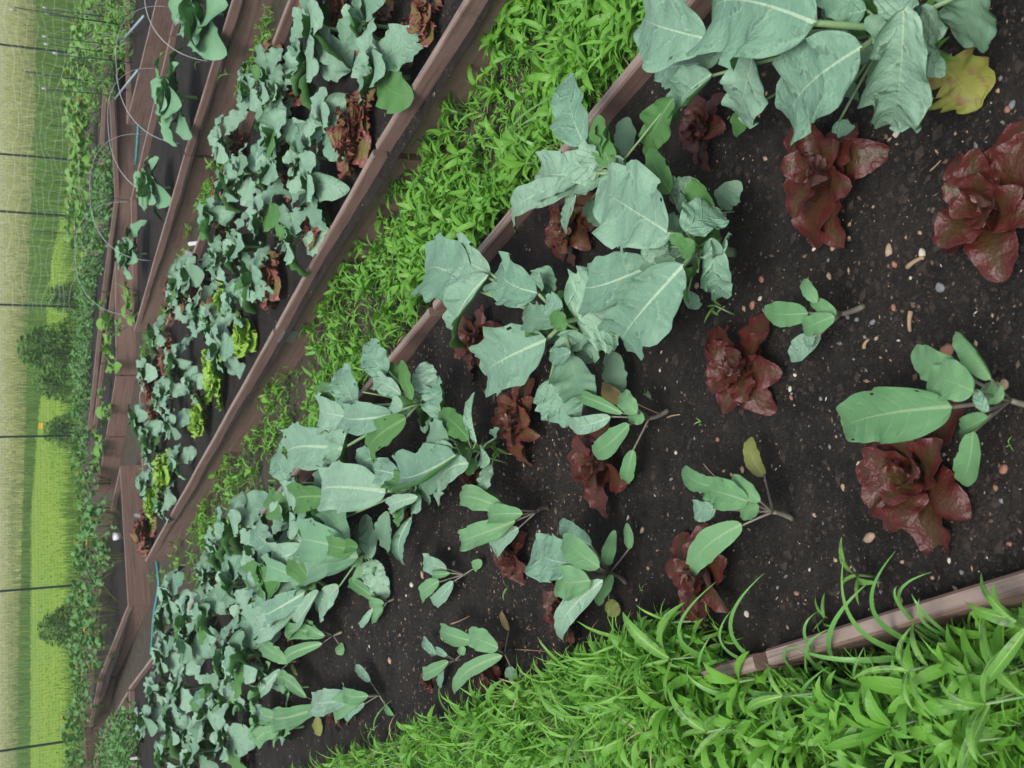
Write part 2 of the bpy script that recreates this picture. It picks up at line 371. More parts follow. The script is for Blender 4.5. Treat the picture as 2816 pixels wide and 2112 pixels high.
# ---------------------------------------------------------------- raised beds
def board(parent, a, b, inside, z0=-.01, z1=TOP, th=.033, ea=0., eb=0., label=None):
    a = np.array(a[:2], float); b = np.array(b[:2], float); dv = nrm(b-a); nn = np.array((-dv[1], dv[0]))
    if np.dot(nn, np.array(inside[:2])-a) < 0: nn = -nn
    a = a+dv*ea; b = b-dv*eb
    bm = bmesh.new(); k = max(1, int(np.linalg.norm(b-a)/.3)); rings = []
    for i in range(k+1):
        p = a+(b-a)*i/k; wob = .001*math.sin(i*1.7+a[0]*3)
        rings.append([bm.verts.new((*(p+nn*(o+wob)), z+wob*.6)) for o, z in ((0, z0), (0, z1-.005), (.005, z1), (th-.005, z1), (th, z1-.005), (th, z0))])
    for i in range(k):
        for j in range(6): bm.faces.new((rings[i][j], rings[i][(j+1) % 6], rings[i+1][(j+1) % 6], rings[i+1][j]))
    bm.faces.new(rings[0]); bm.faces.new(rings[-1][::-1]); bmesh.ops.recalc_face_normals(bm, faces=bm.faces)
    me = bpy.data.meshes.new('board'); bm.to_mesh(me); bm.free()
    ac = (0, .24, .245, .275, .28, .52); sd = U(0, 50); gr = []
    for i in range(k+1):
        for j in range(6): gr += [sd+i*np.linalg.norm(b-a)/k*2.5, ac[j]*55, sd*3]
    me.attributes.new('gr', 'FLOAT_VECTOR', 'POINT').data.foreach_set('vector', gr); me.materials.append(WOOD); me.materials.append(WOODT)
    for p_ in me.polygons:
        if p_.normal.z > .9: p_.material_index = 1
    o = bpy.data.objects.new('board', me); COL.objects.link(o)
    o.parent = parent; o.matrix_parent_inverse = Matrix.Translation(-parent.location)
    if label: o['label'] = label
    return o
def bed(label, segs, inside, loc):
    t = thing('raised_bed', (loc[0], loc[1], 0), label, 'garden bed')
    for k, (a, b) in enumerate(segs):
        board(t, a, b, inside, ea=.0 if k == 0 else .042, eb=.002, z1=TOP-.002*(k % 2))
    return t
q = lambda *p: [P(x, y, TOP) for x, y in p]
def chain(*p):
    pp = q(*p); return list(zip(pp[:-1], pp[1:]))
L1n, L1f = P(1779, 112, TOP), P(354, 1890, TOP)
L1a = P(1779, 112, TOP)+(P(1779, 112, TOP)-P(1188, 831, TOP))*.8
L4pts = q((2112, 1832), (2816, 1629)); L4d = nrm(L4pts[0]-L4pts[1]); L4a = L4pts[1]-L4d*1.2
L4f = L4pts[1]+L4d*12.2
b1 = bed('long near raised bed of red lettuces and large broccoli, framed in brown boards',
    [(L1a, P(1188, 831, TOP)), (P(1188, 831, TOP), P(717, 1400, TOP)), (P(717, 1400, TOP), L1f), (L4a, L4pts[0]), (L4pts[0], L4f), (L1f, L4f)], (-1, 4), (-.3, 3))
patch('bed_soil', L1a, L1f, L4a, L4f, SOIL, SOILM, 520, 150, .0042, 1.9, seed=5)
L2 = [P(1290, 0, TOP)+(P(1290, 0, TOP)-P(1035, 414, TOP))*.9, P(1035, 414, TOP), P(757, 910, TOP), P(400, 1546, TOP)]
E2 = P(382, 1085, TOP); L2b0 = P(785, 0, TOP)+(P(785, 0, TOP)-P(602, 471, TOP))*.7
b2 = bed('middle raised bed with broccoli, frilly red and bright green lettuces and a metal patch',
    [(L2[0], L2[1]), (L2[1], L2[2]), (L2[2], L2[3]), (L2[3], E2), (E2, L2b0)], (.5, 8.5), (0, 7))
patch('bed_soil', L2[0], L2[3], L2b0, E2, SOIL, SOILM, 240, 80, .004, 1.2, seed=6)
L3 = q((509, 422), (368, 913)); L3m = P(509, 422, TOP); L3a = P(636, 0, TOP)+(P(636, 0, TOP)-P(581, 170, TOP))*2
E3 = P(359, 545, TOP); L3b0 = P(490, 0, TOP)+(P(490, 0, TOP)-P(466, 99, TOP))*2
b3 = bed('raised bed under the white hoops holding four big cabbages', [(L3a, L3m), (L3m, L3[1]), (L3[1], E3), (E3, P(466, 99, TOP)), (P(466, 99, TOP), L3b0)], (2.2, 10), (2, 10))
patch('bed_soil', L3a, L3[1], L3b0, E3, SOIL, SOILM, 160, 60, .004, 1, seed=7)
b4p = q((431, 0), (348, 342), (346, 0)); b4a = b4p[0]+(b4p[0]-b4p[1])*.6; b4c = P(341, 0, TOP)+(P(341, 0, TOP)-P(348, 342, TOP))*.3
b4 = bed('brown raised bed behind the hooped bed with dark green stakes in its seedlings', [(b4a, b4p[1]), (b4p[1], b4c)], (4.5, 12), (3.8, 12))
patch('bed_soil', b4a, b4p[1], b4c+(b4a-b4p[1])*.9, b4c, SOIL, SOILM, 60, 50, .004, 1, seed=8)
b5p = q((299.5, 246), (316, 542), (281, 800), (241, 1186))
b5 = bed('long raised bed with bushy potato plants beyond the hooped bed', [(b5p[0], b5p[1]), (b5p[1], b5p[2]), (b5p[2], b5p[3])], (2.2, 15.4), (2, 15))
b5r = q((292, -60), (287, 200))
bed('raised bed at the back with tall staked plants spilling over its board', [(b5r[0], b5r[1])], (5, 17), (5, 15.5))
patch('bed_soil', b5r[0], b5p[1], b5r[0]+np.array((.3, 1.6, 0)), b5p[2]+np.array((.9, .8, 0)), SOIL, SOILM, 60, 30, .004, seed=11)
patch('bed_soil', b5p[1], b5p[3], b5p[1]+np.array((.9, 1.3, 0)), b5p[3]+np.array((.9, 1.0, 0)), SOIL, SOILM, 60, 30, .004, seed=12)
b5b = q((254, 1186), (278, 993), (316, 718), (319, 1030), (292, 1200), (266, 1358))
bed('wedge shaped raised bed with a row of small yellow green seedlings', [(b5b[2], b5b[3]), (b5b[3], b5b[4]), (b5b[4], b5b[5]), (b5b[2], b5b[1]), (b5b[1], b5b[0])], (0, 14.8), (.2, 14.6))
patch('bed_soil', b5b[2], b5b[0], b5b[3], b5b[5], SOIL, SOILM, 50, 30, .004, seed=13)
b6 = q((304, 1400), (329.5, 1281), (352.5, 1667.6), (272, 1866), (245, 2001))
bed('dark raised bed with a line of bean stalks and a white plastic cup', [(b6[1], b6[2]), (b6[2], b6[3]), (b6[3], b6[4]), (b6[1], b6[0])], (-2.8, 15), (-2.5, 14.5))
patch('bed_soil', b6[1], b6[0]+(b6[0]-b6[1])*1.5, b6[2], b6[4]+(b6[4]-b6[3])*.3, SOIL, SOILM, 50, 30, .004, seed=14)
b8 = q((284, 241), (274, 400), (256, 641), (244, 790)); bed('rearmost raised bed under the squash vines', list(zip(b8[:-1], b8[1:])), (3.5, 17.5), (3, 16.5))
b9 = q((287, 400), (270, 581), (262, 700)); bed('narrow raised bed between the squash vines and the potato plants', list(zip(b9[:-1], b9[1:])), (3.2, 16.3), (2.9, 16))
b7 = q((350, 1900), (285, 2012), (255, 2130)); bed('raised bed at the far left full of green potato plants', list(zip(b7[:-1], b7[1:])), (-6, 13), (-4.5, 14))
bk = q((215, 1740), (228, 1960)); bed('low dark board edging the last bed before the lawn', [(P(228, 1960, TOP), P(240, 2130, TOP))], (-7, 20), (-6, 18.5))
# metal repair plate on the middle bed
pm = MB(); pa = P(757, 910, TOP); dv = nrm(L2[3]-L2[2]); nn = np.array((dv[1], -dv[0], 0));
if nn[1] > 0: nn = -nn
c0 = pa+dv*.06+nn*.004; c0[2] = TOP-.085
vs = []
for du, dz in ((-.075, -.045), (.075, -.045), (.075, .045), (-.075, .045)):
    vs.append(c0+dv*du+UP*dz)
vs2 = [v+nn*.003 for v in vs]
pm.add(vs+vs2, [(4, 5, 6, 7), (3, 2, 1, 0), (0, 1, 5, 4), (1, 2, 6, 5), (2, 3, 7, 6), (3, 0, 4, 7)])
for du, dz in ((-.06, 0), (.06, 0), (-.03, .02), (.03, -.02)):
    cc = c0+dv*du+UP*dz; tube(pm, [cc+nn*.002, cc+nn*.006], .004, 8)
plate = pm.build('mending_plate', STEEL, smooth=False); plate.parent = b2; plate.matrix_parent_inverse = Matrix.Translation(-b2.location); plate['label'] = 'grey galvanised steel mending plate over the board joint'

# ---------------------------------------------------------------- explicit near plants
KM = [KALE, KALEU, STEM, KALED, YEL, YNG, OLV, TAN, CAB, CABU]
def local(root, p): return np.asarray(p, float)-root
def leafyplant(name, root, head, leaves, label, cat, group=None, base='k', stem=STEM, sr=.011, kind0='broad'):
    """leaves: (c,r,bx,by,tx,ty,Wpx,zb,zt,flags)"""
    root = np.asarray(root); head = np.asarray(head)
    t = thing(name, root, label, cat, group)
    mb = MB(); mids = [root, root*.5+head*.5+np.array((U(-.01, .01), U(-.01, .01), 0)), head]
    tube(mb, [p-root for p in bez(*mids)], np.linspace(sr, sr*.7, 7), 8); mb.build('stem', stem, t)
    if base in 'kc':
        for i_ in range(9):
            az = i_*2.4+U(-.4, .4); e_ = R(U(8, 60)); Ln = U(.055, .11); dr = np.array((math.cos(az)*math.cos(e_), math.sin(az)*math.cos(e_), math.sin(e_)))
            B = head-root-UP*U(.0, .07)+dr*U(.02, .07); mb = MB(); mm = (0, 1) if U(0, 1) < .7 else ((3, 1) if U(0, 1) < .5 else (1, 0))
            if base == 'c': mm = (8, 9)
            leaf(mb, B, B+dr*Ln, Ln*U(.65, .95), nrm(UP+np.array((U(-.5, .5), U(-.5, .5), 0))), 'broad', arch=U(.05, .25), cL=U(-.2, .9), cR=U(-.2, .9), wave=U(.05, .1), wf=U(2, 3.5), margin=.09, bump=.01, ntt=18, nss=10, mt=mm[0], mu=mm[1])
            tube(mb, [head-root-UP*.03, B*.6+(head-root)*.4, B+dr*.008], [.004, .003, .0025], 6, m=2)
            mb.build('leaf', KM if stem is STEM else KM[:2]+[stem]+KM[3:], t)
    for L in leaves:
        c, r, bx, by, tx, ty, W, zb, zt, fl = L
        B = PT(c, r, bx, by, zb) if c >= 0 else PO(bx, by, zb); T = PT(c, r, tx, ty, zt) if c >= 0 else PO(tx, ty, zt)
        dist = np.linalg.norm((B+T)/2-CAM); Wm = W*(.42435 if c >= 0 else 1.27306)/2.75/FOC*dist
        tc = nrm(CAM-(B+T)/2); N0 = nrm(tc*.75+UP*.45+np.array((U(-.15, .15), U(-.15, .15), 0)))
        mt, mu = {'k': (0, 1), 'y': (5, 1), 'c': (8, 9)}[base]
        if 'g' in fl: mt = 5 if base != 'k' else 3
        if 'u' in fl: mt, mu = 1, 0
        if 'Y' in fl: mt = mu = 4
        if 'o' in fl: mt = mu = 6
        if 't' in fl: mt = mu = 7
        if 'k' in fl: mt = 0
        k = 'oblong' if 'n' in fl else ('round' if 'r' in fl else kind0)
        cL, cR = U(-.1, .8), U(-.1, .8)
        if 'd' in fl: cL, cR = -U(.5, .9), -U(.5, .9)
        if 'L' in fl: cL = 1.9
        if 'R' in fl: cR = 1.9
        if 'f' in fl: cL, cR = .9, .9
        sm = Wm < .06
        mb = MB(); ex = 1.06
        leaf(mb, B-root, B+(T-B)*ex-root, Wm*1.05, N0, k, arch=U(.05, .14)*(1 if 'd' not in fl else 1.4), cL=cL, cR=cR, wave=U(.06, .11) if not sm else .05, wf=U(1.6, 2.8),
             margin=.28 if 'Y' in fl else (.10 if base == 'k' else .05), bump=.012, ntt=20 if sm else 36, nss=10 if sm else 20, mt=mt, mu=mu, holes=(0 if sm or U(0, 1) < .4 else rs.randint(1, 4)))
        hh = head-root; b = B-root
        pr = max(.0022, min(.0055, Wm*.035))
        ctrl = hh*.45+b*.55-UP*.01*0+ (b-hh)*.1
        tube(mb, bez(hh, ctrl, b+(T-B)*.04), np.linspace(pr*1.25, pr, 7), 7, m=2)
        # raised midrib
        mb.build('leaf', KM if stem is STEM else KM[:2]+[stem]+KM[3:], t)
    return t
K = []
A = [(3,0,300,148,-330,130,700,.52,.42,''),(3,0,600,310,190,810,490,.50,.36,''),(3,0,880,60,800,780,420,.50,.33,'R'),(3,0,1340,-90,1240,250,390,.30,.26,'g'),
 (2,0,1560,370,1480,735,300,.44,.32,''),(2,0,1255,250,890,110,430,.46,.40,''),(2,0,1300,400,950,450,230,.36,.32,''),(2,0,1300,480,1090,750,270,.42,.34,'L'),
 (2,0,1560,690,1450,870,110,.30,.25,'u'),(3,0,1090,420,1330,700,330,.235,.21,'Yr'),(3,0,850,130,900,-80,260,.42,.40,''),(3,0,640,60,380,30,190,.44,.42,''),
 (3,0,760,200,640,120,110,.46,.48,'g'),(3,0,770,210,680,260,100,.46,.46,''),(2,0,1360,330,1240,440,150,.40,.36,''),(2,0,1400,250,1280,310,170,.40,.36,''),(3,0,820,330,740,650,170,.32,.27,'g'),
 (3,0,560,520,590,640,120,.32,.26,'g'),(3,0,460,780,520,860,120,.30,.27,'')]
K.append(('near', PT(3,0,1010,150,SOIL), PT(3,0,790,190,.38), A, 'huge blue green broccoli at the top right with a yellowed lower leaf'))
Bp = [(2,0,465,930,370,510,270,.42,.38,''),(2,0,450,1120,210,1080,300,.40,.34,''),(2,0,650,1080,560,760,150,.40,.40,'u'),(2,0,460,1200,60,1500,180,.38,.28,''),(2,0,420,1260,370,1530,130,.38,.28,''),
 (2,0,1040,640,880,990,190,.42,.34,'u'),(2,0,1030,1250,900,980,150,.40,.38,'u'),(2,0,740,1010,750,770,130,.26,.25,'g'),(2,0,540,1020,450,880,150,.40,.38,'g'),(2,0,500,1300,550,1460,130,.28,.24,'g'),(2,0,560,1100,480,1200,140,.38,.34,'')]
K.append(('mid', PT(2,0,860,1150,SOIL), PT(2,0,660,1120,.36), Bp, 'broccoli with curled upright leaves leaning over the bed board'))
Cp = [(2,0,1010,1505,590,1230,500,.46,.40,''),(2,0,1120,1500,1340,1370,270,.44,.36,''),(2,0,1070,1330,1210,1190,200,.36,.34,''),(2,0,1360,1350,1480,1190,150,.26,.25,'g'),
 (2,0,1290,1540,1360,1900,210,.40,.30,'R'),(2,1,910,60,480,130,330,.42,.34,''),(2,1,1060,10,850,180,210,.44,.38,'g'),(2,1,1110,60,750,530,380,.44,.30,''),(2,1,1140,230,1190,340,100,.32,.28,''),
 (2,0,1070,1600,1100,1520,120,.44,.44,'u'),(2,0,950,1600,1010,1560,150,.44,.43,''),(2,0,1000,1190,1060,1160,90,.38,.38,''),(2,0,1180,1560,1100,1640,120,.44,.44,'u')]
K.append(('mid', PT(2,0,1440,1640,SOIL), PT(2,0,1210,1600,.37), Cp, 'broad leaved broccoli plant with thick pale stems in the middle of the near bed'))
Dp = [(1,1,1430,215,1120,150,420,.42,.36,''),(1,1,1510,120,1370,560,240,.43,.32,'L'),(1,1,1510,110,1330,-30,270,.42,.38,''),(2,1,170,240,-40,40,300,.42,.38,''),(2,1,190,220,230,70,190,.42,.42,'g'),
 (2,1,430,405,720,320,560,.42,.35,''),(2,1,320,400,100,340,180,.44,.42,'g'),(2,1,230,540,-140,760,400,.42,.32,''),(2,1,380,620,255,620,120,.42,.40,''),(2,1,370,640,470,910,300,.40,.31,'g'),
 (2,1,240,800,400,1070,290,.34,.27,''),(2,1,660,620,720,860,150,.25,.22,'g'),(2,1,430,480,480,680,300,.38,.32,''),(2,1,340,480,260,380,110,.46,.47,'u'),(2,1,330,330,230,290,140,.45,.45,'')]
K.append(('mid', PT(2,1,560,640,SOIL), PT(2,1,340,430,.37), Dp, 'broccoli plant with huge rounded grey green leaves over bronze lettuce'))
Ep = [(1,1,860,750,750,560,190,.42,.42,''),(1,1,900,860,870,700,80,.40,.40,'u'),(1,1,650,980,560,740,200,.40,.38,''),(1,1,530,850,430,900,120,.38,.34,'u'),(1,1,940,900,770,840,130,.44,.42,''),
 (1,1,1010,930,945,690,80,.42,.42,'u'),(1,1,1110,880,1110,700,170,.36,.34,''),(1,1,1190,1060,1180,810,230,.38,.36,'R'),(1,1,880,1030,610,1000,200,.42,.36,''),(1,1,970,1050,780,1300,180,.42,.34,'u'),
 (1,1,580,1040,430,980,230,.40,.35,''),(1,1,570,1250,240,1310,290,.38,.31,''),(1,1,590,1090,560,1420,230,.38,.32,'L'),(1,1,950,980,880,960,110,.45,.46,'')]
K.append(('mid', PT(1,1,1200,1010,SOIL), PT(1,1,1060,950,.36), Ep, 'broccoli plant whose leaves hang over the joint in the near bed board'))
Fp = [(1,1,1300,1290,920,1390,330,.42,.35,'L'),(1,1,1430,1210,1420,900,80,.38,.36,'R'),(1,1,1380,1340,1210,1655,165,.40,.29,''),(1,1,1250,1180,1140,1140,170,.42,.40,'g'),(1,1,1380,1190,1190,1030,140,.40,.40,'u'),
 (1,1,1260,1330,1140,1600,170,.36,.28,'g'),(1,1,1240,1020,1340,1090,120,.34,.32,'g'),(1,1,1280,1240,1180,1260,110,.42,.42,'')]
K.append(('mid', PT(1,1,1570,1190,SOIL), PT(1,1,1400,1260,.34), Fp, 'broccoli plant with one long folded leaf pointing down toward the lettuces'))
Gp = [(1,1,840,1525,470,1560,300,.40,.33,''),(1,1,960,1490,850,1430,150,.40,.40,'u'),(1,1,930,1420,750,1390,150,.40,.37,''),(1,1,490,1560,320,1600,190,.38,.33,'u'),(1,1,980,1560,920,1700,110,.36,.30,''),
 (1,2,860,0,850,240,140,.34,.26,'g'),(1,2,1010,30,975,330,95,.36,.24,'R'),(1,1,210,1470,150,1270,160,.38,.36,''),(1,1,230,1620,110,1500,170,.38,.36,'u'),(1,1,320,1640,230,1480,100,.40,.36,''),(1,2,130,230,40,30,150,.36,.33,''),
 (1,1,800,1300,700,1400,170,.38,.34,''),(1,1,1050,1560,900,1640,100,.38,.34,'')]
K.append(('mid', PT(1,1,1190,1530,SOIL), PT(1,1,1020,1500,.33), Gp, 'broccoli plant beside the smooth green cabbage, one leaf hanging like a tongue'))
for i, (_, r0, h0, lv, lb) in enumerate(K):
    leafyplant('broccoli_plant', r0, h0, lv, lb, 'broccoli', 'large broccoli plants in the near bed')
Hc = [(1,2,640,250,360,200,260,.38,.34,''),(1,2,670,290,380,500,260,.38,.30,''),(1,2,490,130,240,90,250,.34,.30,'k'),(1,2,750,300,700,40,130,.32,.30,'k'),(1,2,610,190,430,-10,170,.40,.38,''),
 (1,2,740,310,850,540,160,.26,.21,'k'),(1,2,725,330,705,535,100,.25,.21,'g'),(1,2,540,480,440,670,140,.27,.22,'k'),(1,2,640,240,490,200,130,.44,.44,'u'),(1,2,660,230,560,260,90,.45,.45,'u')]
leafyplant('cabbage_plant', PT(1,2,790,330,SOIL), PT(1,2,690,270,.30), Hc, 'smooth leaved green cabbage with two leaves lying on the soil', 'cabbage', base='c')
Ic = [(1,2,320,520,120,600,150,.34,.28,'k'),(1,2,380,490,190,270,170,.36,.35,'u'),(1,2,410,510,230,750,140,.33,.25,'k'),(1,2,330,230,140,150,180,.34,.30,'k'),(1,2,150,430,0,560,260,.36,.32,'u'),(1,2,140,640,60,830,200,.32,.25,'k'),
 (1,2,300,600,90,720,160,.31,.26,'k'),(1,2,130,300,-30,270,180,.34,.31,'k'),(1,2,250,420,100,380,150,.37,.36,'')]
leafyplant('cabbage_plant', PT(1,2,480,500,SOIL), PT(1,2,350,420,.29), Ic, 'loose green cabbage behind the smooth leaved one, dark lettuce poking through', 'cabbage', base='c')
Y = [
 (PT(3,1,1760,970,SOIL), PT(3,1,1570,935,.25), 'leggy young broccoli plant with a long pointed leaf over the nearest red lettuce',
  [(3,1,1190,975,520,1110,340,.40,.30,''),(3,1,1300,790,970,610,200,.38,.34,''),(3,1,1335,880,1050,800,230,.40,.38,'g'),(3,1,1445,800,1225,520,150,.36,.34,'R'),(3,1,1330,1130,1240,1440,150,.34,.25,''),(3,1,1430,1040,1260,1110,130,.36,.32,'L'),(3,1,1520,930,1400,850,130,.32,.32,'g'),(3,1,1420,1010,1350,870,70,.38,.38,'k')]),
 (PT(3,1,620,325,SOIL), PT(3,1,475,375,.235), 'small young broccoli with a riddled leaf and a curved purple stem',
  [(3,1,260,370,-10,350,150,.30,.27,''),(3,1,320,300,225,170,85,.31,.29,'g'),(3,1,440,385,290,290,85,.30,.30,'g'),(3,1,430,390,240,480,120,.31,.28,'g'),(3,1,340,505,155,655,130,.27,.22,'k'),(3,1,300,520,240,570,70,.29,.27,'k')]),
 (PT(2,1,1010,1000,SOIL), PT(2,1,890,1050,.24), 'young broccoli plant with one tan withered leaf beside the large broccoli leaves',
  [(2,1,640,1040,380,1040,115,.32,.28,'k'),(2,1,720,1020,455,925,90,.32,.29,''),(2,1,760,1090,530,1245,140,.32,.27,''),(2,1,810,1020,720,895,120,.31,.30,'g'),(2,1,785,1255,730,1450,95,.25,.21,''),(2,1,750,945,590,850,110,.26,.23,'tr'),(2,1,860,1060,760,1050,90,.29,.29,'g')]),
 (PT(3,2,160,45,SOIL), PT(3,2,30,0,.25), 'young broccoli plant with an olive leaf held out on a long thin stalk',
  [(2,1,1340,1500,1130,1370,120,.32,.29,''),(2,1,1530,1590,1260,1520,190,.33,.30,'g'),(2,1,1320,1640,1185,1610,140,.30,.26,'k'),(2,1,1610,1590,1435,1435,110,.32,.32,''),(2,1,1635,1425,1555,1185,110,.24,.24,'o'),(2,2,1490,80,1175,405,165,.30,.24,''),(2,1,1600,1620,1480,1640,120,.31,.30,'g')]),
 (PT(2,2,740,460,SOIL), PT(2,2,630,400,.25), 'pale young cabbage with cupped round leaves between two red lettuces',
  [(2,2,410,330,150,220,290,.36,.34,'kr'),(2,2,515,215,330,60,115,.31,.29,'k'),(2,2,570,360,345,170,160,.38,.38,'g'),(2,2,510,440,300,430,220,.38,.35,'gr'),(2,2,590,440,345,815,140,.36,.25,'k'),(2,2,610,345,665,130,85,.28,.28,''),(2,2,762,240,745,80,60,.23,.23,'g'),(2,2,625,575,685,665,95,.215,.205,'or'),(2,2,655,410,560,590,90,.27,.23,'g'),(2,2,440,500,400,620,110,.32,.28,'')]),
 (PO(1185,1097,SOIL), PO(1160,1105,.24), 'young leafy broccoli plant touching the shaded side of the large broccoli row',
  [(-1,0,1090,1100,1000,1085,46,.32,.29,''),(-1,0,1115,1125,1003,1165,52,.31,.27,''),(-1,0,1120,1140,1080,1200,36,.29,.25,'k'),(-1,0,1115,1115,1060,1060,32,.31,.30,'g'),(-1,0,1130,1110,1060,1120,40,.32,.31,'g')]),
 (PT(1,2,1390,395,SOIL), PT(1,2,1350,405,.22), 'small spreading broccoli seedling with one leaf pointing to the near side',
  [(1,2,1240,370,1095,310,115,.26,.24,'k'),(1,2,1190,450,1085,575,95,.26,.24,'g'),(1,2,1280,450,1145,570,85,.25,.23,'k'),(1,2,1410,368,1462,320,65,.21,.21,'r'),(1,2,1260,395,1150,400,50,.26,.26,'')]),
 (PT(1,2,895,560,SOIL), PT(1,2,850,580,.21), 'little pointed leaf broccoli seedling in front of the smooth cabbage',
  [(1,2,800,590,615,490,75,.25,.23,''),(1,2,825,620,750,690,75,.22,.21,'r'),(1,2,760,620,675,725,45,.23,.21,'k'),(1,2,820,555,745,500,30,.23,.22,'o'),(1,2,830,590,740,570,65,.25,.25,'g')]),
 (PT(1,2,560,775,SOIL), PT(1,2,500,800,.22), 'broccoli seedling with a small round leaf lying toward the path side',
  [(1,2,400,760,270,670,95,.28,.26,''),(1,2,450,800,235,850,105,.28,.25,''),(1,2,430,850,245,975,75,.27,.23,''),(1,2,540,858,552,925,70,.2,.2,'r'),(1,2,420,800,330,760,90,.29,.29,'g')]),
 (PT(1,2,290,960,SOIL), PT(1,2,230,970,.22), 'broccoli seedling leaning toward the cabbages over a dark red lettuce',
  [(1,2,180,960,60,850,110,.28,.26,''),(1,2,220,970,120,920,90,.28,.28,'g'),(1,2,160,1020,40,1120,80,.27,.23,'k'),(1,2,230,990,265,1055,30,.2,.2,'o')]),
 (PT(1,2,850,1250,SOIL), PT(1,2,800,1185,.22), 'broad young broccoli plant at the grass side with a paddle leaf on a stalk',
  [(1,2,610,1200,380,1200,155,.29,.26,'k'),(1,2,730,1190,580,1105,95,.29,.28,'g'),(1,2,742,1100,650,1003,58,.24,.24,'k'),(1,2,700,1200,530,1360,125,.28,.24,'g'),(1,2,705,1240,615,1368,80,.26,.22,'k'),(1,2,840,1255,890,1315,42,.2,.2,'')]),
 (PT(1,2,500,1230,SOIL), PT(1,2,430,1250,.22), 'young broccoli plant with one yellowing spoon leaf in the grass side row',
  [(1,2,330,1200,150,1125,85,.28,.26,''),(1,2,410,1270,140,1290,120,.29,.26,'g'),(1,2,340,1310,245,1460,105,.27,.23,''),(1,2,240,1340,180,1465,60,.26,.22,'k'),(1,2,402,1325,400,1442,65,.21,.2,'o')]),
 (PT(1,2,260,1340,SOIL), PT(1,2,180,1380,.22), 'young broccoli plant next to the photo edge of the grass side row',
  [(1,2,160,1350,20,1330,100,.28,.26,'g'),(1,2,170,1400,40,1540,90,.27,.23,''),(1,2,120,1330,10,1240,70,.28,.27,'k'),(1,2,170,1400,70,1440,90,.27,.26,'g')]),
 (PT(1,2,1340,955,SOIL), PT(1,2,1290,960,.22), 'small bluish broccoli seedling beside the little split red lettuce',
  [(1,2,1170,925,1090,825,65,.25,.24,'k'),(1,2,1250,970,1100,1020,85,.25,.23,''),(1,2,1215,1000,1190,1125,52,.25,.21,'k'),(1,2,1240,930,1160,890,45,.25,.24,'k'),(1,2,1330,925,1338,868,52,.21,.21,'r')]),
 (PT(2,2,0,900,SOIL), PT(1,2,1610,915,.23), 'young broccoli plant with arrow shaped leaf and a dry orange leaf on the soil',
  [(1,2,1420,840,1215,745,105,.29,.27,''),(1,2,1570,880,1390,820,140,.30,.29,'g'),(1,2,1600,930,1300,1168,95,.29,.24,''),(1,2,1640,770,1588,658,46,.2,.2,'t'),(2,2,-10,1000,15,1080,70,.21,.2,'k')]),
]
for r0, h0, lb, lv in Y:
    leafyplant('young_broccoli', r0, h0, lv, lb, 'broccoli seedling', 'young broccoli in the open soil of the near bed', base='y', stem=STEMP, sr=.006, kind0='broad')

# ---------------------------------------------------------------- procedural rosettes
def rosette(name, spec, seed, parent_mats, label='', cat=''):
    global rs
    old = rs; rs = np.random.RandomState(seed)
    t = thing(name, (0, 0, 0), label, cat)
    sh = spec.get('stem', .12)
    if sh > .02:
        mb = MB(); tube(mb, bez(np.zeros(3), np.array((U(-.02, .02), U(-.02, .02), sh*.5)), UP*sh), np.linspace(.011, .007, 7)*spec.get('sr', 1), 7); mb.build('stem', STEM, t)
    one = MB() if spec.get('one') else None
    n = spec['n']
    for i in range(n):
        q_ = (i/(n-1))**spec.get('qp', 1)                 # 0 outer .. 1 inner
        az = i*2.39996+U(-.3, .3)
        el = R(spec['el'][0]+(spec['el'][1]-spec['el'][0])*q_)+U(-.15, .15)
        lv = spec.get('lv', .15); Ln = (spec['L'][0]+(spec['L'][1]-spec['L'][0])*q_)*U(1-lv, 1+lv); Wd = Ln*spec['wr']*U(.85, 1.15)
        pl = spec.get('pet', 0)*(1-.6*q_)*U(.7, 1.2)
        dr = np.array((math.cos(az)*math.cos(el), math.sin(az)*math.cos(el), math.sin(el)))
        pel = min(el+R(spec.get('pup', 20)), R(80) if spec.get('pup', 20) > 30 else 9); pd = np.array((math.cos(az)*math.cos(pel), math.sin(az)*math.cos(pel), math.sin(pel)))
        H = UP*(sh*(1-.35*(1-q_))); B = H+pd*pl+dr*.008
        T = B+dr*Ln
        N0 = nrm(UP-np.array((math.cos(az), math.sin(az), 0))*math.tan(max(-1.1, min(1.2, el*(.6 if el > 0 else 1.2))))*(.5 if el > 0 else 1.2)+np.array((U(-.25, .25), U(-.25, .25), 0)))
        mb = one or MB()
        flip = U(0, 1) < spec.get('flip', 0)
        mts = spec.get('m', (0, 1)); mt, mu = (mts[1], mts[0]) if flip else mts
        if spec.get('alt') is not None and U(0, 1) < .15: mt = spec['alt']
        cu = spec.get('curl', (.1, .5)); cL, cR = U(*cu), U(*cu)
        if U(0, 1) < spec.get('roll', 0): cL = 1.8
        if U(0, 1) < spec.get('roll', 0): cR = -1.2
        leaf(mb, B, T, Wd, N0, spec.get('kind', 'broad'), arch=U(*spec.get('arch', (.08, .2))), cL=cL, cR=cR, wave=spec.get('wave', .05), wf=spec.get('wf', 2.7)*U(.9, 1.1),
             margin=spec.get('margin', .07), bump=spec.get('bump', .004), ntt=spec.get('nt', 14), nss=spec.get('ns', 10), mt=mt, mu=mu, droop=spec.get('droop', .1), two=spec.get('two', True))
        if pl > .01: tube(mb, bez(H, H*.3+B*.7+UP*.01, B+dr*.01), np.linspace(.0045, .003, 7)*spec.get('pr', 1), 5, m=2)
        if not one: mb.build('leaf', parent_mats, t)
    if one: one.build('foliage', parent_mats, t)
    rs = old
    return t
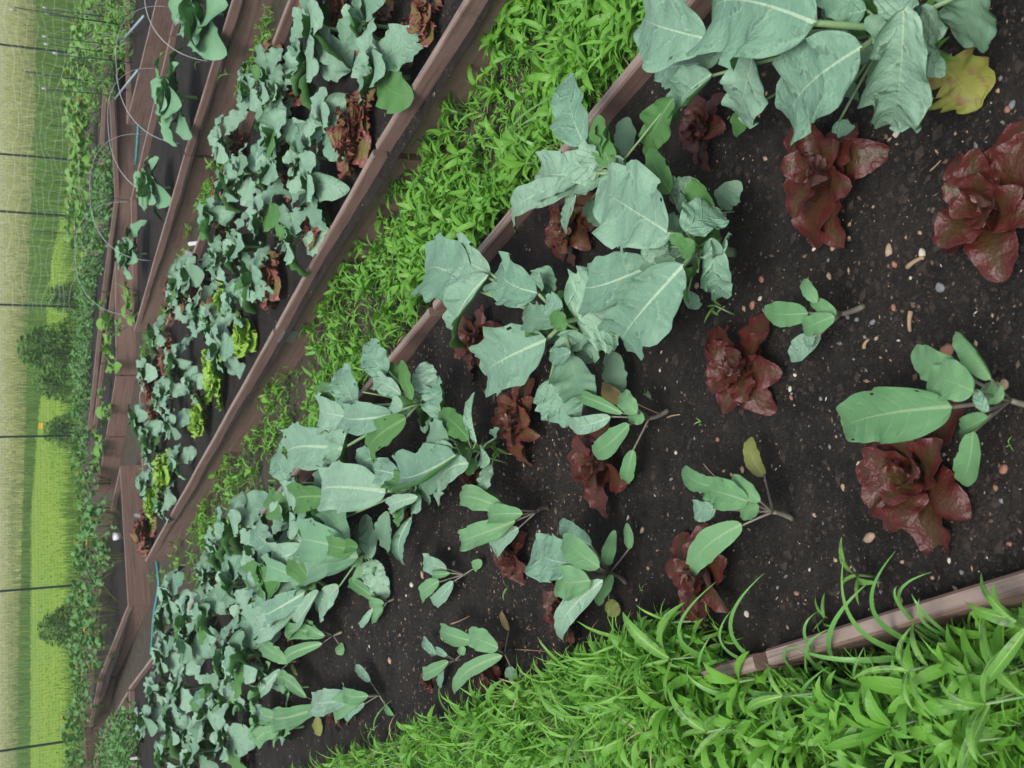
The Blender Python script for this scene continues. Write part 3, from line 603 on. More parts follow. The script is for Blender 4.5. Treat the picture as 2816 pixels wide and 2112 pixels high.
ORD = ['first', 'second', 'third', 'fourth', 'fifth', 'sixth', 'seventh', 'eighth', 'ninth', 'tenth', 'eleventh', 'twelfth', 'thirteenth', 'fourteenth', 'fifteenth', 'sixteenth', 'seventeenth', 'eighteenth', 'nineteenth', 'twentieth',
       'twenty-first', 'twenty-second', 'twenty-third', 'twenty-fourth', 'twenty-fifth', 'twenty-sixth', 'twenty-seventh', 'twenty-eighth', 'twenty-ninth', 'thirtieth', 'thirty-first', 'thirty-second', 'thirty-third', 'thirty-fourth', 'thirty-fifth', 'thirty-sixth', 'thirty-seventh', 'thirty-eighth', 'thirty-ninth', 'fortieth', 'forty-first', 'forty-second', 'forty-third', 'forty-fourth', 'forty-fifth']
def place(protos, spots, lab, group, zoff, sc=(.9, 1.1), used=set()):
    """spots: world positions; labels by order"""
    for i, s in enumerate(spots):
        p = protos[i % len(protos)]; l = lab(i)
        s_c = U(*sc) if len(s) < 4 else s[3]
        if p.name not in used:
            used.add(p.name); p.location = Vector((float(s[0]), float(s[1]), zoff)); p.rotation_euler = (0, 0, U(0, 6.28)); p.scale = (s_c,)*3
            p['label'] = l; p['group'] = group
        else: dup(p, (s[0], s[1], zoff), U(0, 6.28), s_c, l, group)
kspec = dict(n=14, L=(.215, .11), wr=.88, el=(-42, 52), pet=.09, stem=.12, curl=(-.3, .5), roll=.14, flip=.1, wave=.055, margin=.055, droop=.05, alt=3, nt=18, ns=12, bump=.007, pup=85)
kales = [rosette('broccoli_plant', dict(kspec, n=10+k % 3, wave=.045+.006*k), 100+k, KM, cat='broccoli') for k in range(7)]
def shift(x, y, z, zc): return P(x, y, zc)        # foliage centre pixel at height zc -> ground spot
bed2 = [(640,50),(730,40),(625,130),(760,150),(560,200),(650,265),(500,190),(610,335),(560,290),(625,400),(590,510),(450,300),(490,370),(430,470),(520,470),(480,530),(510,600),(420,700),(350,640),(400,670),(440,750),(310,720),(350,780),(290,800),(330,850),(385,830),(275,900),(340,920),(300,980),(350,1000),(290,1050),(320,1090)]
bed2 += [(545,165),(545,235),(455,385),(545,350),(440,560),(385,600),(470,650),(360,610),(315,860),(300,940)]
bed2 = sorted(bed2, key=lambda p: p[1])
place(kales, [PO(x, y, .42) for x, y in bed2], lambda i: 'blue green broccoli in the middle bed, %s counting down the photo' % ORD[i], 'broccoli plants in the middle bed', SOIL, (.8, 1.0))
bed1 = [(480,1150),(530,1190),(440,1190),(600,1110),(660,1090),(480,1260),(550,1250),(420,1250),(350,1290),(385,1340),(330,1350),(430,1330),(500,1330),(330,1420),(390,1400),(450,1410),(310,1490),(370,1490),(430,1490),(480,1460),(300,1560),(360,1570),(420,1550),(330,1630),(400,1630),(460,1600),(510,1420)]
bed1 = sorted(bed1, key=lambda p: p[1])
place(kales, [PO(x, y, .42) for x, y in bed1], lambda i: 'crowded grey green broccoli far along the near bed, %s counting down the photo' % ORD[i], 'crowded broccoli plants at the far end of the near bed', SOIL, (.9, 1.15))
yspec = dict(n=7, L=(.12, .06), wr=.5, el=(25, 65), pet=.05, stem=.07, curl=(0, .6), flip=.1, wave=.03, margin=.05, droop=.15, m=(5, 1), sr=.6, nt=12, ns=8)
yngs = [rosette('young_broccoli', dict(yspec), 140+k, KM, cat='broccoli seedling') for k in range(3)]
place(yngs, [PO(*p, .3) for p in [(620,1490),(560,1490),(560,1560),(520,1520),(610,1575),(480,1520),(570,1450),(1235+0,370)][:7]], lambda i: 'fresh green broccoli seedling near the photo bottom, %s from the top of its group' % ORD[i], 'seedlings at the far grass side of the near bed', SOIL)
# cabbages under the hoops
cspec = dict(n=22, L=(.26, .13), wr=.85, el=(-12, 78), pet=.08, stem=.09, pup=40, curl=(.1, .8), flip=.08, wave=.04, margin=.04, droop=.12, m=(8, 9), alt=0, nt=16, ns=12, kind='broad')
cabs = [rosette('cabbage_plant', cspec, 170+k, KM, cat='cabbage') for k in range(4)]
place(cabs, [PO(415,22,.4), PO(365,205,.4), PO(315,400,.4), PO(270,545,.4)], lambda i: 'large open green cabbage under the hoops, ' + ['cut by the top edge of the photo', 'second from the top edge of the photo', 'beside the teal hose', 'round headed and farthest from the top edge'][i], 'cabbages under the hoops', SOIL, (1.1, 1.25))
# red lettuces
RM = [RED, REDU, STEM, REDG]
rspec = dict(n=24, L=(.128, .075), lv=.1, wr=.66, qp=1.35, el=(3, 76), pet=0, stem=.015, curl=(-.3, .8), roll=.08, wave=.08, wf=2.6, margin=.05, droop=.16, kind='broad', bump=.010, nt=18, ns=12, arch=(.05, .22))
reds = [rosette('red_lettuce', dict(rspec, n=15+k % 4), 200+k, RM, cat='lettuce') for k in range(6)]
brz = [rosette('bronze_lettuce', dict(rspec, m=(3, 1)), 220+k, RM, cat='lettuce') for k in range(2)]
def rl(c, r, x, y, rad):
    p = PT(c, r, x, y, SOIL+.05); d_ = np.linalg.norm(p-CAM); return (p[0], p[1], 0, rad*.42435/2.75/FOC*d_/.108)
RL = [(rl(3,0,330,1130,370), 'glossy dark red lettuce under the drooping broccoli leaves at the top right'),
 (rl(3,0,1400,1330,400), 'largest glossy red lettuce at the right edge of the photo'),
 (rl(3,1,900,1400,430), 'glossy red lettuce half under the long pointed broccoli leaf'),
 (rl(2,1,1420,720,290), 'bright maroon lettuce alone in bare soil at the middle of the near bed'),
 (rl(2,1,540,1350,290), 'glossy red lettuce beneath the broccoli with the tan withered leaf'),
 (rl(2,2,1200,400,300), 'brownish red lettuce beside the long arching grass blades'),
 (rl(2,2,300,640,220), 'red lettuce partly under the pale cupped cabbage'),
 (rl(2,0,1180,830,220), 'mauve red lettuce below the curled broccoli leaf near the board'),
 (rl(1,1,1400,560,230), 'dark shiny red lettuce between broccoli leaves and the bed board'),
 (rl(1,2,1600,280,160), 'small red lettuce under the leafy young broccoli'),
 (rl(1,2,1500,1080,170), 'dark red lettuce under the arrow leaf of a young broccoli plant'),
 (rl(1,2,1060,1090,80), 'tiny split red lettuce alone in the soil close to the grass'),
 (rl(1,2,215,850,110), 'small red lettuce beside the seedling with a round leaf'),
 (rl(1,2,30,1000,120), 'dark red lettuce under the leaning seedling'),
 (rl(1,2,480,1320,90), 'small dark red lettuce under the paddle leaf plant'),
 (rl(1,2,160,1330,90), 'small dark red lettuce next to the yellowing spoon leaf'),
 (rl(1,2,340,390,95), 'dark red lettuce poking up through the loose cabbage'),
 (rl(1,2,700,640,50), 'tiny red lettuce behind the pointed seedling'),
 (rl(0,2,1430,370,90), 'rusty red lettuce among far broccoli, uppermost of that group'),
 (rl(0,2,1350,600,85), 'rusty red lettuce among far broccoli, beside a jagged leaf'),
 (rl(0,2,1400,880,70), 'rusty red lettuce among far broccoli, half buried in leaves'),
 (rl(0,2,1390,1090,85), 'rusty red lettuce among far broccoli, below the half buried one'),
 (rl(0,2,1640,1040,100), 'dark red lettuce just behind the loose cabbage'),
 (rl(0,2,1600,1450,90), 'red lettuce near the bottom edge among far broccoli'),
 (rl(0,2,1560,1610,90), 'red lettuce cut by the bottom edge of the photo'),
 (rl(1,1,940,1350,90), 'red lettuce glimpsed between two broccoli plants by the board'),
 (rl(1,1,1330,1450,110), 'red lettuce glimpsed under the hanging tongue leaf'),
 (rl(1,1,900,1620,80), 'red lettuce glimpsed between the broccoli and the smooth cabbage')]
place(reds, [r for r, _ in RL], lambda i: RL[i][1], 'red lettuces in the near bed', SOIL)
BZ = [(rl(2,1,30,1050,250), 'bronze green lettuce in the shade of the largest round broccoli leaf'), (rl(2,0,340,1450,230), 'bronze green lettuce beside the bed board under leaves')]
place(brz, [r for r, _ in BZ], lambda i: BZ[i][1], 'bronze lettuces in the near bed', SOIL)
FM = [FRL, FRL, STEM, FRG]
fspec = dict(n=20, L=(.12, .06), wr=1.15, el=(6, 70), pet=0, stem=.015, curl=(0, .5), wave=.085, wf=4.5, margin=.07, droop=.1, kind='fan', bump=.02, nt=30, ns=14, arch=(0, .15), m=(0, 0))
frls = [rosette('frilly_red_lettuce', fspec, 240+k, FM, cat='lettuce') for k in range(4)]
frgs = [rosette('frilly_green_lettuce', dict(fspec, m=(3, 3), n=20), 250+k, FM, cat='lettuce') for k in range(3)]
def fl(c, r, x, y, rad):
    p = PT(c, r, x, y, SOIL+.04); d_ = np.linalg.norm(p-CAM); return (p[0], p[1], 0, rad*.42435/2.75/FOC*d_/.074)
FR = sorted([(1,0,110,460,110),(1,0,260,570,120),(1,0,790,240,160),(1,0,960,250,90),(1,0,1080,130,110),(1,0,465,740,75),(1,0,640,900,165),(1,0,390,1460,130),(1,0,210,1170,80),(1,0,340,40,90),(1,1,120,180,125),(0,0,1545,920,75),(0,0,1420,1250,70),(0,0,1470,1430,80),(0,1,1320,190,110),(0,1,1160,270,100),(0,1,1110,690,80),(0,1,1000,870,70),(0,1,1020,1040,70),(0,2,960,130,90),(1,0,520,40,80),(1,0,680,740,110),(0,1,1110,600,60)], key=lambda a: a[1]*704+a[3]*.42)
place(frls, [fl(*a) for a in FR], lambda i: 'frilly red leaf lettuce in the middle bed, %s counting down the photo' % ORD[i], 'frilly red lettuces in the middle bed', SOIL)
FG = [(0,1,1455,320,75),(0,1,1600,510,85),(0,1,1345,690,45),(0,1,1430,800,90),(0,1,1325,1040,80),(0,1,1090,1430,75),(0,1,1020,1590,70)]
place(frgs, [tuple(fl(*a)[:3])+(fl(*a)[3]*1.3,) for a in FG], lambda i: 'bright lime green frilly lettuce, %s counting down the photo' % ORD[i], 'lime green lettuces in the middle bed', SOIL)

# ---------------------------------------------------------------- weeds
def seg_d(p, a, b):
    a = np.array(a[:2]); b = np.array(b[:2]); p = np.array(p[:2]); t = np.clip(np.dot(p-a, b-a)/np.dot(b-a, b-a), 0, 1); return np.linalg.norm(p-a-(b-a)*t)
TANB = leafmat('dry_blade', (.34, .27, .14), (.42, .36, .2), (.4, .35, .2), rough=.7, trans=.1)
def weedplant(mb, p, size, n, el0=15, tall=.05, lw=.28, m=0, stemm=2, nt_=5, ns_=2):
    H = p+np.array((U(-.02, .02), U(-.02, .02), tall))
    a0 = U(0, 6.28); pr_ = U(.1, .9)
    for i in range(n):
        az = a0+i*2.4+U(-.3, .3); el = R(U(el0-15, el0+35)); Ln = size*U(.5, 1.25)
        dr = np.array((math.cos(az)*math.cos(el), math.sin(az)*math.cos(el), math.sin(el)))
        B = H-UP*(tall*.7*U(0, 1)*(i > 3)); rn = pr_+U(-.12, .12)
        leaf(mb, B, B+dr*Ln, Ln*lw*U(.8, 1.3), nrm(UP+np.array((U(-.4, .4), U(-.4, .4), 0))), 'lance', arch=U(.05, .2), cL=.5, cR=.5, wave=.02, margin=0, ntt=nt_, nss=ns_, mt=m, mu=m, droop=U(0, .35), two=False, rnd=rn)
    if tall > .04: tube(mb, [p, (p+H)/2, H], .0022, 4, m=stemm)
def weeds(name, spots, size, n, tall, mats=None, **kw):
    mb = MB()
    for p in spots: weedplant(mb, np.array((p[0], p[1], 0.)), size*U(.7, 1.2), n+rs.randint(-1, 3), tall=tall*U(.4, 1.3) if len(p) < 4 else p[3]*U(.85, 1.2), **kw)
    return tag(mb.build(name, mats or [WEED, WEEDS, STEM]), kind='stuff')
# path between near and middle bed: dense by the boards, bare brown in places
strip = [P(1560, -450), P(2250, -450), P(1800, 112), P(717, 1410), P(370, 1880), P(420, 1560), P(1035, 424), P(1290, 0)]
bare = [(PO(880, 500, 0), .16), (PO(1190, 170, 0), .22), (PO(900, 625, 0), .12), (PO(1140, 240, 0), .2), (PO(650, 850, 0), .15), (PO(560, 900, 0), .2), (PO(480, 1080, 0), .3), (PO(440, 1250, 0), .4), (PO(690, 800, 0), .2), (PO(1240, 60, 0), .1), (PO(600, 960, 0), .3)]
sp = []; k = 0
bare += [(P(U(500, 1600), U(0, 1400)), U(.06, .14)) for _ in range(22)]
while len(sp) < 2700 and k < 90000:
    k += 1
    px, py = U(420, 2250), U(-450, 1500); p = P(px, py)
    if not inpoly(p, strip): continue
    dd = min([np.linalg.norm(p[:2]-b[:2])/r for b, r in bare])
    if dd < 1 and U(0, 1) < .88: continue
    if seg_d(p, L1n, L1f) < .02: continue
    far = p[1]
    dens = 1. if far < 5.5 else (.9 if far < 8 else .7)
    if npn(p[0]*.8, p[1]*.8, 21) < -.35: dens *= .12
    if seg_d(p, L1n, L1f) < .4: dens = 1.
    if U(0, 1) < dens: sp.append(p)
weeds('path_weeds', [p for i, p in enumerate(sp) if i % 4], .085, 7, .075, lw=.33)
weeds('path_crabgrass', sp[::4], .11, 5, .05, lw=.1)
sm = []
while len(sm) < 2200:
    p = P(U(430, 2100), U(-400, 1500))
    if inpoly(p, strip): sm.append(p)
weeds('path_ground_cover', sm, .035, 7, .012)
# weeds in front of the near bed (bottom of the photo)
fr = []
L4n = L4pts[1]
while len(fr) < 2500:
    px, py = U(700, 2950), U(1560, 2350); p = P(px, py)
    d_ = (p[0]-L4n[0])*L4d[1]-(p[1]-L4n[1])*L4d[0]
    if d_ > (.13 if px < 2180 else (-.01 if px < 2300 else -.06)): continue
    if px > 2250 and U(0, 1) < .4: continue
    if px > 2300 and py > 1800 and U(0, 1) < .5: continue
    fr.append(p if d_ < -.08 or px > 2120 else np.append(p, .26))
half = [p for i, p in enumerate(fr) if i % 10 < 5]; third = [p for i, p in enumerate(fr) if i % 10 >= 5]
weeds('grass_side_weeds', half, .082, 8, .19, el0=20, lw=.34)
weeds('grass_side_crabgrass', third, .12, 7, .13, el0=34, lw=.07)
weeds('dry_grass', fr[::14]+sp[::12], .09, 4, .03, [TANB, TANB, TANB], lw=.06)
fr2 = []
while len(fr2) < 900:
    p = P(U(700, 2950), U(1560, 2300)); d_ = (p[0]-L4n[0])*L4d[1]-(p[1]-L4n[1])*L4d[0]
    if d_ < -.02: fr2.append(p)
weeds('grass_side_ground_cover', fr2, .04, 7, .012)
# far path weeds
fp = []
for _ in range(2000):
    x, y = [(U(560, 760), U(0, 300)), (U(480, 760), U(900, 1250)), (U(420, 620), U(1200, 1600)), (U(870, 1150), U(300, 800)), (U(520, 640), U(200, 600)), (U(440, 540), U(500, 1000)), (U(400, 470), U(900, 1300)), (U(390, 520), U(1550, 1800)), (U(300, 390), U(1700, 2100)), (U(340, 400), U(900, 1200))][rs.randint(7)]
    fp.append(P(x, y))
ok = []
for p in fp:
    if inpoly(p, [q_[:2] for q_ in (L2[0], L2[3], E2, L2b0)]) or inpoly(p, [q_[:2] for q_ in (L3a, L3[1], E3, L3b0)]): continue
    ok.append(p)
weeds('far_path_weeds', ok, .07, 7, .04)
# weeds in the beds: things one by one
SEED = [(3,0,1190,370,.11,6,'smartweed seedling with narrow leaves above the yellowed broccoli leaf'), (2,1,1440,380,.05,6,'spindly weed with thin leaves above the maroon lettuce'), (2,1,1290,1080,.03,4,'tiny weed sprout below the maroon lettuce'),
 (2,1,900,870,.025,4,'feathery weed sprout in the open soil'), (2,1,770,1190,.025,3,'little weed sprout touching the young broccoli stalk'), (2,1,40,1290,.07,6,'pointed weed between bronze lettuce and red lettuce'), (1,1,1620,1340,.07,7,'leafy weed under the broccoli at the shaded middle'),
 (3,2,380,640,.045,5,'small round leaved weed close to the near board'), (3,2,700,420,.09,4,'weed with long narrow leaves lying near the near board'), (2,2,870,460,.02,4,'minute weed sprout right of the cupped cabbage'), (2,0,820,980,.06,7,'leafy weed between two broccoli plants beside the board'),
 (3,1,1560,1250,.018,3,'minute clover sprout right of the young broccoli'), (0,0,1100,330,.09,4,'onion like sprout in the soil under the hoops'), (0,0,1060,400,.09,3,'thin sprout at the far board under the hoops'), (0,0,1310,400,.08,3,'thin pale sprout beside the first hoop foot'), (1,2,10+1640,500,.04,3,'thin weed sprout beside the small red lettuce'),
 (2,0,1440,1370,.05,5,'thin weed trailing below the round broccoli leaf'), (0,0,1500,60+420,.08,6,'narrow leaved weed at the outer foot of the hooped bed'), (1,2,820,1360,.05,4,'wispy weed rooted at the grass side of the near bed')]
for c, r, x, y, sz, n, lb in SEED:
    p = PT(c, r, x, y, SOIL); t = thing('weed', p, lb, 'weed', 'weeds sprouting in the beds'); mb = MB()
    weedplant(mb, np.zeros(3), sz, n, el0=8, tall=.02 if sz < .05 else .05, lw=.2, m=1, nt_=8, ns_=4); mb.build('foliage', [WEED, WEEDS, STEM], t)
# big smartweeds in front
BIG = [(3,2,1345,1260,.13,8,'broad star shaped smartweed at the bottom right with a yellow streaked leaf'), (3,2,1640,800,.14,7,'smartweed with dark blotched leaves at the right edge beside the board'), (3,2,110,1250,.09,8,'dense smartweed top near the bottom between grass blades'), (2,2,1000,1000,.12,8,'pale smartweed leaning over the hidden board'), (2,2,480,1330,.12,8,'bright smartweed tip at the bottom left of the long blades'), (2,2,1250,1400,.1,8,'smartweed clump in the middle of the grass'), (3,2,870,1000,.08,6,'smartweed with one upright pointed leaf under the arching blades')]
for c, r, x, y, sz, n, lb in BIG:
    p = PT(c, r, x, y, .30); p[2] = 0; t = thing('smartweed', p, lb, 'weed', 'large smartweeds in front of the near bed'); mb = MB()
    weedplant(mb, np.zeros(3), sz*1.1, n, el0=12, tall=.30, lw=.22, m=1, nt_=12, ns_=6); mb.build('foliage', [WEED, WEEDS, STEM], t)
# long arching grass blades: root px, tip px
def tuft(root, blades, label):
    t = thing('grass_tuft', root, label, 'grass tuft', 'tufts of long grass in front of the near bed'); mb = MB()
    for (c, r, x0, y0, z0, x1, y1, z1, x2, y2, z2, wd) in blades:
        a = PT(c, r, x0, y0, z0); b = PT(c, r, x1, y1, z1); c2 = PT(c, r, x2, y2, z2); ctrl = 2*b-.5*a-.5*c2
        pts = np.array(bez(a, ctrl, c2, 22)); tt = np.linspace(0, 1, 22)
        vs = []
        for i, p in enumerate(pts):
            tg = nrm(pts[min(i+1, 21)]-pts[max(i-1, 0)]); sd = nrm(np.cross(tg, nrm(nrm(CAM-p)*.7+UP*.3))); nn_ = np.cross(sd, tg)
            w_ = wd*(1-tt[i]**2.2)*min(1, .5+tt[i]*3)/2+.0003
            vs += [p-sd*w_+nn_*w_*.35-root, p-root, p+sd*w_+nn_*w_*.35-root]
        fs = [(3*i+j, 3*i+j+1, 3*i+j+4, 3*i+j+3) for i in range(21) for j in range(2)]
        at = np.zeros((len(vs), 4)); at[:, 1] = np.tile((.3, .5, .7), 22); at[:, 2] = U(0, 1); at[:, 3] = .6; at[:, 0] = np.repeat(tt, 3)
        mb.add(vs, fs, 0, at)
    mb.build('blades', [GRS], t)
tuft(PT(3,2,1300,950,0), [(3,2,1250,940,.05,640,800,.30,490,300,.42,.011),(3,2,1280,930,.05,720,700,.30,825,255,.40,.011),(3,2,1250,900,.05,860,600,.28,1060,390,.30,.008),(3,2,1150,880,.05,880,640,.28,835,480,.33,.008),(3,2,1240,880,.05,560,960,.24,150,860,.26,.012),(3,2,1280,860,.05,1060,700,.28,930,530,.33,.009),(3,2,1300,820,.05,1040,740,.25,980,560,.3,.008)], 'tuft of long arching grass blades crossing the near board')
tuft(PT(3,2,550,1000,0), [(3,2,520,1040,.05,400,800,.28,670,440,.28,.012),(3,2,500,1060,.05,250,830,.28,330,640,.28,.008),(3,2,520,1100,.05,260,930,.26,390,760,.3,.011),(3,2,600,1120,.05,240,1180,.22,390,1000,.28,.012),(3,2,700,1180,.05,400,1200,.2,140,1190,.24,.009),(3,2,300,1150,.05,110,950,.25,200,880,.3,.009),(3,2,640,1100,.05,560,1060,.25,620,880,.3,.008)], 'tuft of broad grass blades bending toward the left of the near board')
tuft(PT(2,2,1700,1050,0), [(2,2,1900,1180,.05,1100,1020,.24,1000,900,.27,.010),(2,2,1750,1030,.05,1120,860,.32,1320,455,.42,.013),(2,2,1800,1050,.05,1430,800,.32,1630,400,.42,.012),(2,2,1800,1180,.05,1350,1180,.25,1120,1020,.3,.014),(2,2,1760,1020,.05,1390,890,.3,1420,640,.38,.009),(2,2,1700,1120,.05,1340,1150,.2,1290,960,.3,.010),(2,2,1330,1080,.05,1215,1000,.25,1290,800,.3,.011)], 'tuft of the longest grass blades curving over the soil in the lower middle')
tuft(PT(2,2,600,1250,0), [(2,2,640,1300,.05,600,1290,.2,700,730,.36,.011),(2,2,700,1500,.05,600,1300,.2,640,1180,.25,.010),(2,2,1250,1380,.05,1160,1200,.22,1140,1000,.3,.010),(2,2,400,1450,.05,80,1350,.22,70,1130,.3,.009),(1,2,1500,1430,.05,1240,1290,.22,1195,1110,.3,.010),(1,2,900,1560,.05,765,1400,.2,880,1220,.25,.010)], 'thin scattered grass blades at the soil edge of the lower middle')
tuft(PT(3,2,1300,1430,0), [(3,2,1250,1200,.05,1000,1100,.12,850,1020,.2,.010),(3,2,1500,1140,.05,1250,1140,.15,1150,1010,.2,.009),(3,2,1100,1620,.02,1060,1500,.1,950,1380,.15,.008),(3,2,400,1560,.02,290,1450,.1,280,1280,.2,.009),(3,2,480,1520,.02,480,1480,.1,620,1420,.12,.010),(2,2,1659,1640,.05,1560,1500,.15,1659,1300,.2,.013)], 'low curved grass blades at the bottom right corner')
tuft(PT(2,0,60,900,0), [(2,0,60,940,.02,20,800,.1,320,600,.16,.012),(2,0,250,960,.02,120,930,.1,10,850,.12,.014),(2,0,260,760,.02,160,760,.1,20,840,.1,.012),(2,0,330,940,.02,200,1040,.08,40,880,.1,.012),(2,0,60,1060,.02,160,1000,.08,250,940,.08,.01)], 'coarse light green grass tuft on the path beside the near bed board')

# ---------------------------------------------------------------- pebbles, twigs, crumbs
def pebble(p, r, m, label):
    mb = MB(); bm = bmesh.new(); bmesh.ops.create_icosphere(bm, subdivisions=2, radius=1)
    ax = np.array((U(.8, 1.4), U(.7, 1.), U(.45, .7)))*r; a = U(0, 6.28); ph = rs.uniform(0, 6, 3)
    V = np.array([v.co[:] for v in bm.verts]); V = V*(1+.13*np.sin(V@np.array((2.3, 3.1, 1.7))+ph[0])+.09*np.sin(V@np.array((-3.3, 2.1, 4.))+ph[1]))[:, None]*ax
    V = np.stack([V[:, 0]*math.cos(a)-V[:, 1]*math.sin(a), V[:, 0]*math.sin(a)+V[:, 1]*math.cos(a), V[:, 2]], 1)
    mb.add(V, [[v.index for v in f.verts] for f in bm.faces]); bm.free()
    o = mb.build('pebble', m); o.location = Vector([float(x) for x in p]); return tag(o, label, 'pebble', 'pebbles on the soil of the near bed')
PB = [(3,0,850,865,26,2,'tan'),(3,0,790,1620,32,0,''),(3,0,1015,1645,30,2,''),(3,0,285,1615,14,2,''),(3,0,525,1540,14,0,''),(3,0,1000,1510,16,0,''),(3,0,410,1605,18,0,''),(3,0,1570,715,18,3,''),(3,0,625,1030,26,0,''),(3,0,1500,590,16,0,''),(3,0,1600,685,22,1,''),
 (3,1,822,333,19,3,''),(3,1,578,412,20,1,''),(3,1,515,390,20,1,''),(3,1,685,428,20,1,''),(3,1,932,143,12,2,''),(3,1,1180,615,44,3,''),(3,1,855,548,11,2,''),(3,1,335,925,15,1,''),(3,1,155,770,17,2,''),(3,1,1548,1380,27,3,''),(3,1,488,1498,17,0,''),(3,1,595,1345,15,2,''),(3,1,140,918,17,3,''),(3,1,1550,830,30,0,''),(3,1,1135,205,28,1,''),(3,1,1495,1500,20,3,''),(3,1,825,55,20,3,''),(3,1,130,862,16,2,''),(3,1,390,130,22,0,''),(3,1,705,535,16,0,''),
 (2,1,1010,1447,15,1,''),(2,1,1035,1275,14,2,''),(2,1,870,900,22,1,''),(2,1,935,742,10,2,''),(2,1,1595,150,22,3,''),(2,1,1535,320,24,3,''),(2,1,1585,275,18,2,''),(2,1,1310,1190,18,3,''),(2,1,1465,1385,20,0,''),(2,1,1170,190,22,0,''),(2,1,1360,680,0,0,''),
 (2,2,740,40,17,2,''),(2,2,833,118,19,0,''),(2,2,928,670,15,2,''),(2,2,795,570,11,2,''),(2,2,1512,660,20,2,''),(2,2,160,125,12,2,''),(1,2,1090,405,20,0,''),(1,2,1018,470,17,2,''),(1,2,978,540,10,2,''),(1,2,1230,815,15,2,''),(1,2,880,962,19,0,''),(1,2,1260,235,12,2,''),(1,2,625,745,13,1,''),(1,2,740,870,9,2,''),(1,2,1295,330,16,1,''),
 (3,2,668,165,36,0,''),(3,2,430,312,15,0,''),(3,2,880,322,14,0,''),(3,2,1190,312,13,2,''),(3,2,175,528,17,3,''),(3,2,1080,425,13,0,''),(3,2,1585,205,18,3,''),(3,2,258,375,10,2,''),(3,2,290,20,16,0,''),(3,2,1270,390,16,1,''),(1,0,645,610,9,2,'')]
cnames = ['tan', 'slate grey', 'pale cream', 'reddish brown']
PB = [p for p in PB if p[4] > 0]
zones = {(3,0): 'by the lettuces at the upper right', (3,1): 'around the leggy young broccoli', (2,1): 'near the maroon lettuce', (2,2): 'around the cupped cabbage', (1,2): 'in the bare soil left of the cupped cabbage', (3,2): 'close to the near board', (1,0): 'in the middle bed soil'}
cnt = {}
for c, r, x, y, rad, mi, _ in PB:
    p = PT(c, r, x, y, SOIL); dd = np.linalg.norm(p-CAM); rr = rad*.42435/2.75/FOC*dd
    k = (c, r, mi); cnt[k] = cnt.get(k, 0)+1
    p[2] = soilz(p[0], p[1])+rr*.2
    pebble(p, rr, STONE[mi], '%s %s pebble %s' % (ORD[cnt[k]-1], cnames[mi], zones[(c, r)]))
TW = [(3,1,925,75,1040,10,.006,'pale broken twig beside the largest red lettuce'),(3,1,950,360,945,490,.006,'short dark brown twig lying in the bare soil'),(1,2,1285,722,1400,672,.004,'straight tan twig on the soil behind the seedlings'),(2,1,985,1048,1065,1028,.003,'thin tan stick at the foot of the young broccoli'),(2,1,1220,1345,1320,1450,.0018,'thin reddish rootlet near the maroon lettuce'),(2,2,20,890,270,910,.002,'thin curved rootlet running to the grass'),(3,1,640,600,670,540,.005,'stubby tan stick in the middle of bare soil'),
 (3,0,1070,1110,1140,1040,.002,'curly rootlet left of the largest red lettuce'),(3,0,940,800,980,840,.003,'small tan splinter under the drooping leaf'),(2,1,760,940,930,1020,.0028,'slender stalk leading to the tan withered leaf')]
for c, r, x0, y0, x1, y1, rd, lb in TW:
    a = PT(c, r, x0, y0, SOIL); b = PT(c, r, x1, y1, SOIL); a[2] = soilz(a[0], a[1])+rd; b[2] = soilz(b[0], b[1])+rd; m_ = (a+b)/2+np.array((U(-.008, .008), U(-.008, .008), .004))
    t = MB(); tube(t, [p-a for p in bez(a, m_, b)], np.linspace(rd, rd*.6, 7)*.8, 7); o = t.build('twig', TWIG); o.location = Vector(a.tolist()); tag(o, lb, 'twig', 'twigs on the soil')
def crumbs(name, n, gen, rmin, rmax, mats, stretch=1.):
    mb = MB()
    base = np.array([(1, 0, 0), (-1, 0, 0), (0, 1, 0), (0, -1, 0), (0, 0, 1), (0, 0, -1)], float)
    F = [(0, 2, 4), (2, 1, 4), (1, 3, 4), (3, 0, 4), (2, 0, 5), (1, 2, 5), (3, 1, 5), (0, 3, 5)]
    Vs = []; Fs = []; Ms = []
    for i in range(n):
        p = gen(); r = rmin*(rmax/rmin)**(U(0, 1)**2.2); a = U(0, 6.28); st = U(1, stretch)
        V = base*np.array((r*st, r*U(.6, 1), r*U(.4, .8)))*rs.uniform(.8, 1.2, (6, 1))
        V = np.stack([V[:, 0]*math.cos(a)-V[:, 1]*math.sin(a), V[:, 0]*math.sin(a)+V[:, 1]*math.cos(a), V[:, 2]], 1)+np.array(p)
        Vs.append(V); Fs += [tuple(k_+6*i for k_ in f) for f in F]; Ms += [rs.choice(len(mats), p=None)]*8
    mb.add(np.concatenate(Vs), Fs, Ms); return tag(mb.build(name, mats, smooth=False), kind='stuff')
DARK = flat('soil_clod', (.014, .011, .009), (.05, .038, .03), 60, .9, .3)
poly1 = [L1a[:2], L1f[:2], L4f[:2], L4a[:2]]
def g1():
    while True:
        p = P(U(300, 2900), U(-300, 2250), SOIL)
        if inpoly(p, poly1): return (p[0], p[1], soilz(p[0], p[1]))
poly2 = [L2[0][:2], L2[3][:2], E2[:2], L2b0[:2]]
def g1b():
    while True:
        p = P(U(700, 1600), U(900, 2150), SOIL)
        if inpoly(p, poly1): return (p[0], p[1], soilz(p[0], p[1]))
def g2():
    while True:
        p = P(U(370, 1250), U(-20, 1500), SOIL)
        if inpoly(p, poly2): return (p[0], p[1], soilz(p[0], p[1], 6, .004))
BARK = flat('bark_chip', (.10, .07, .05), (.17, .12, .085), 60, .8, .3)
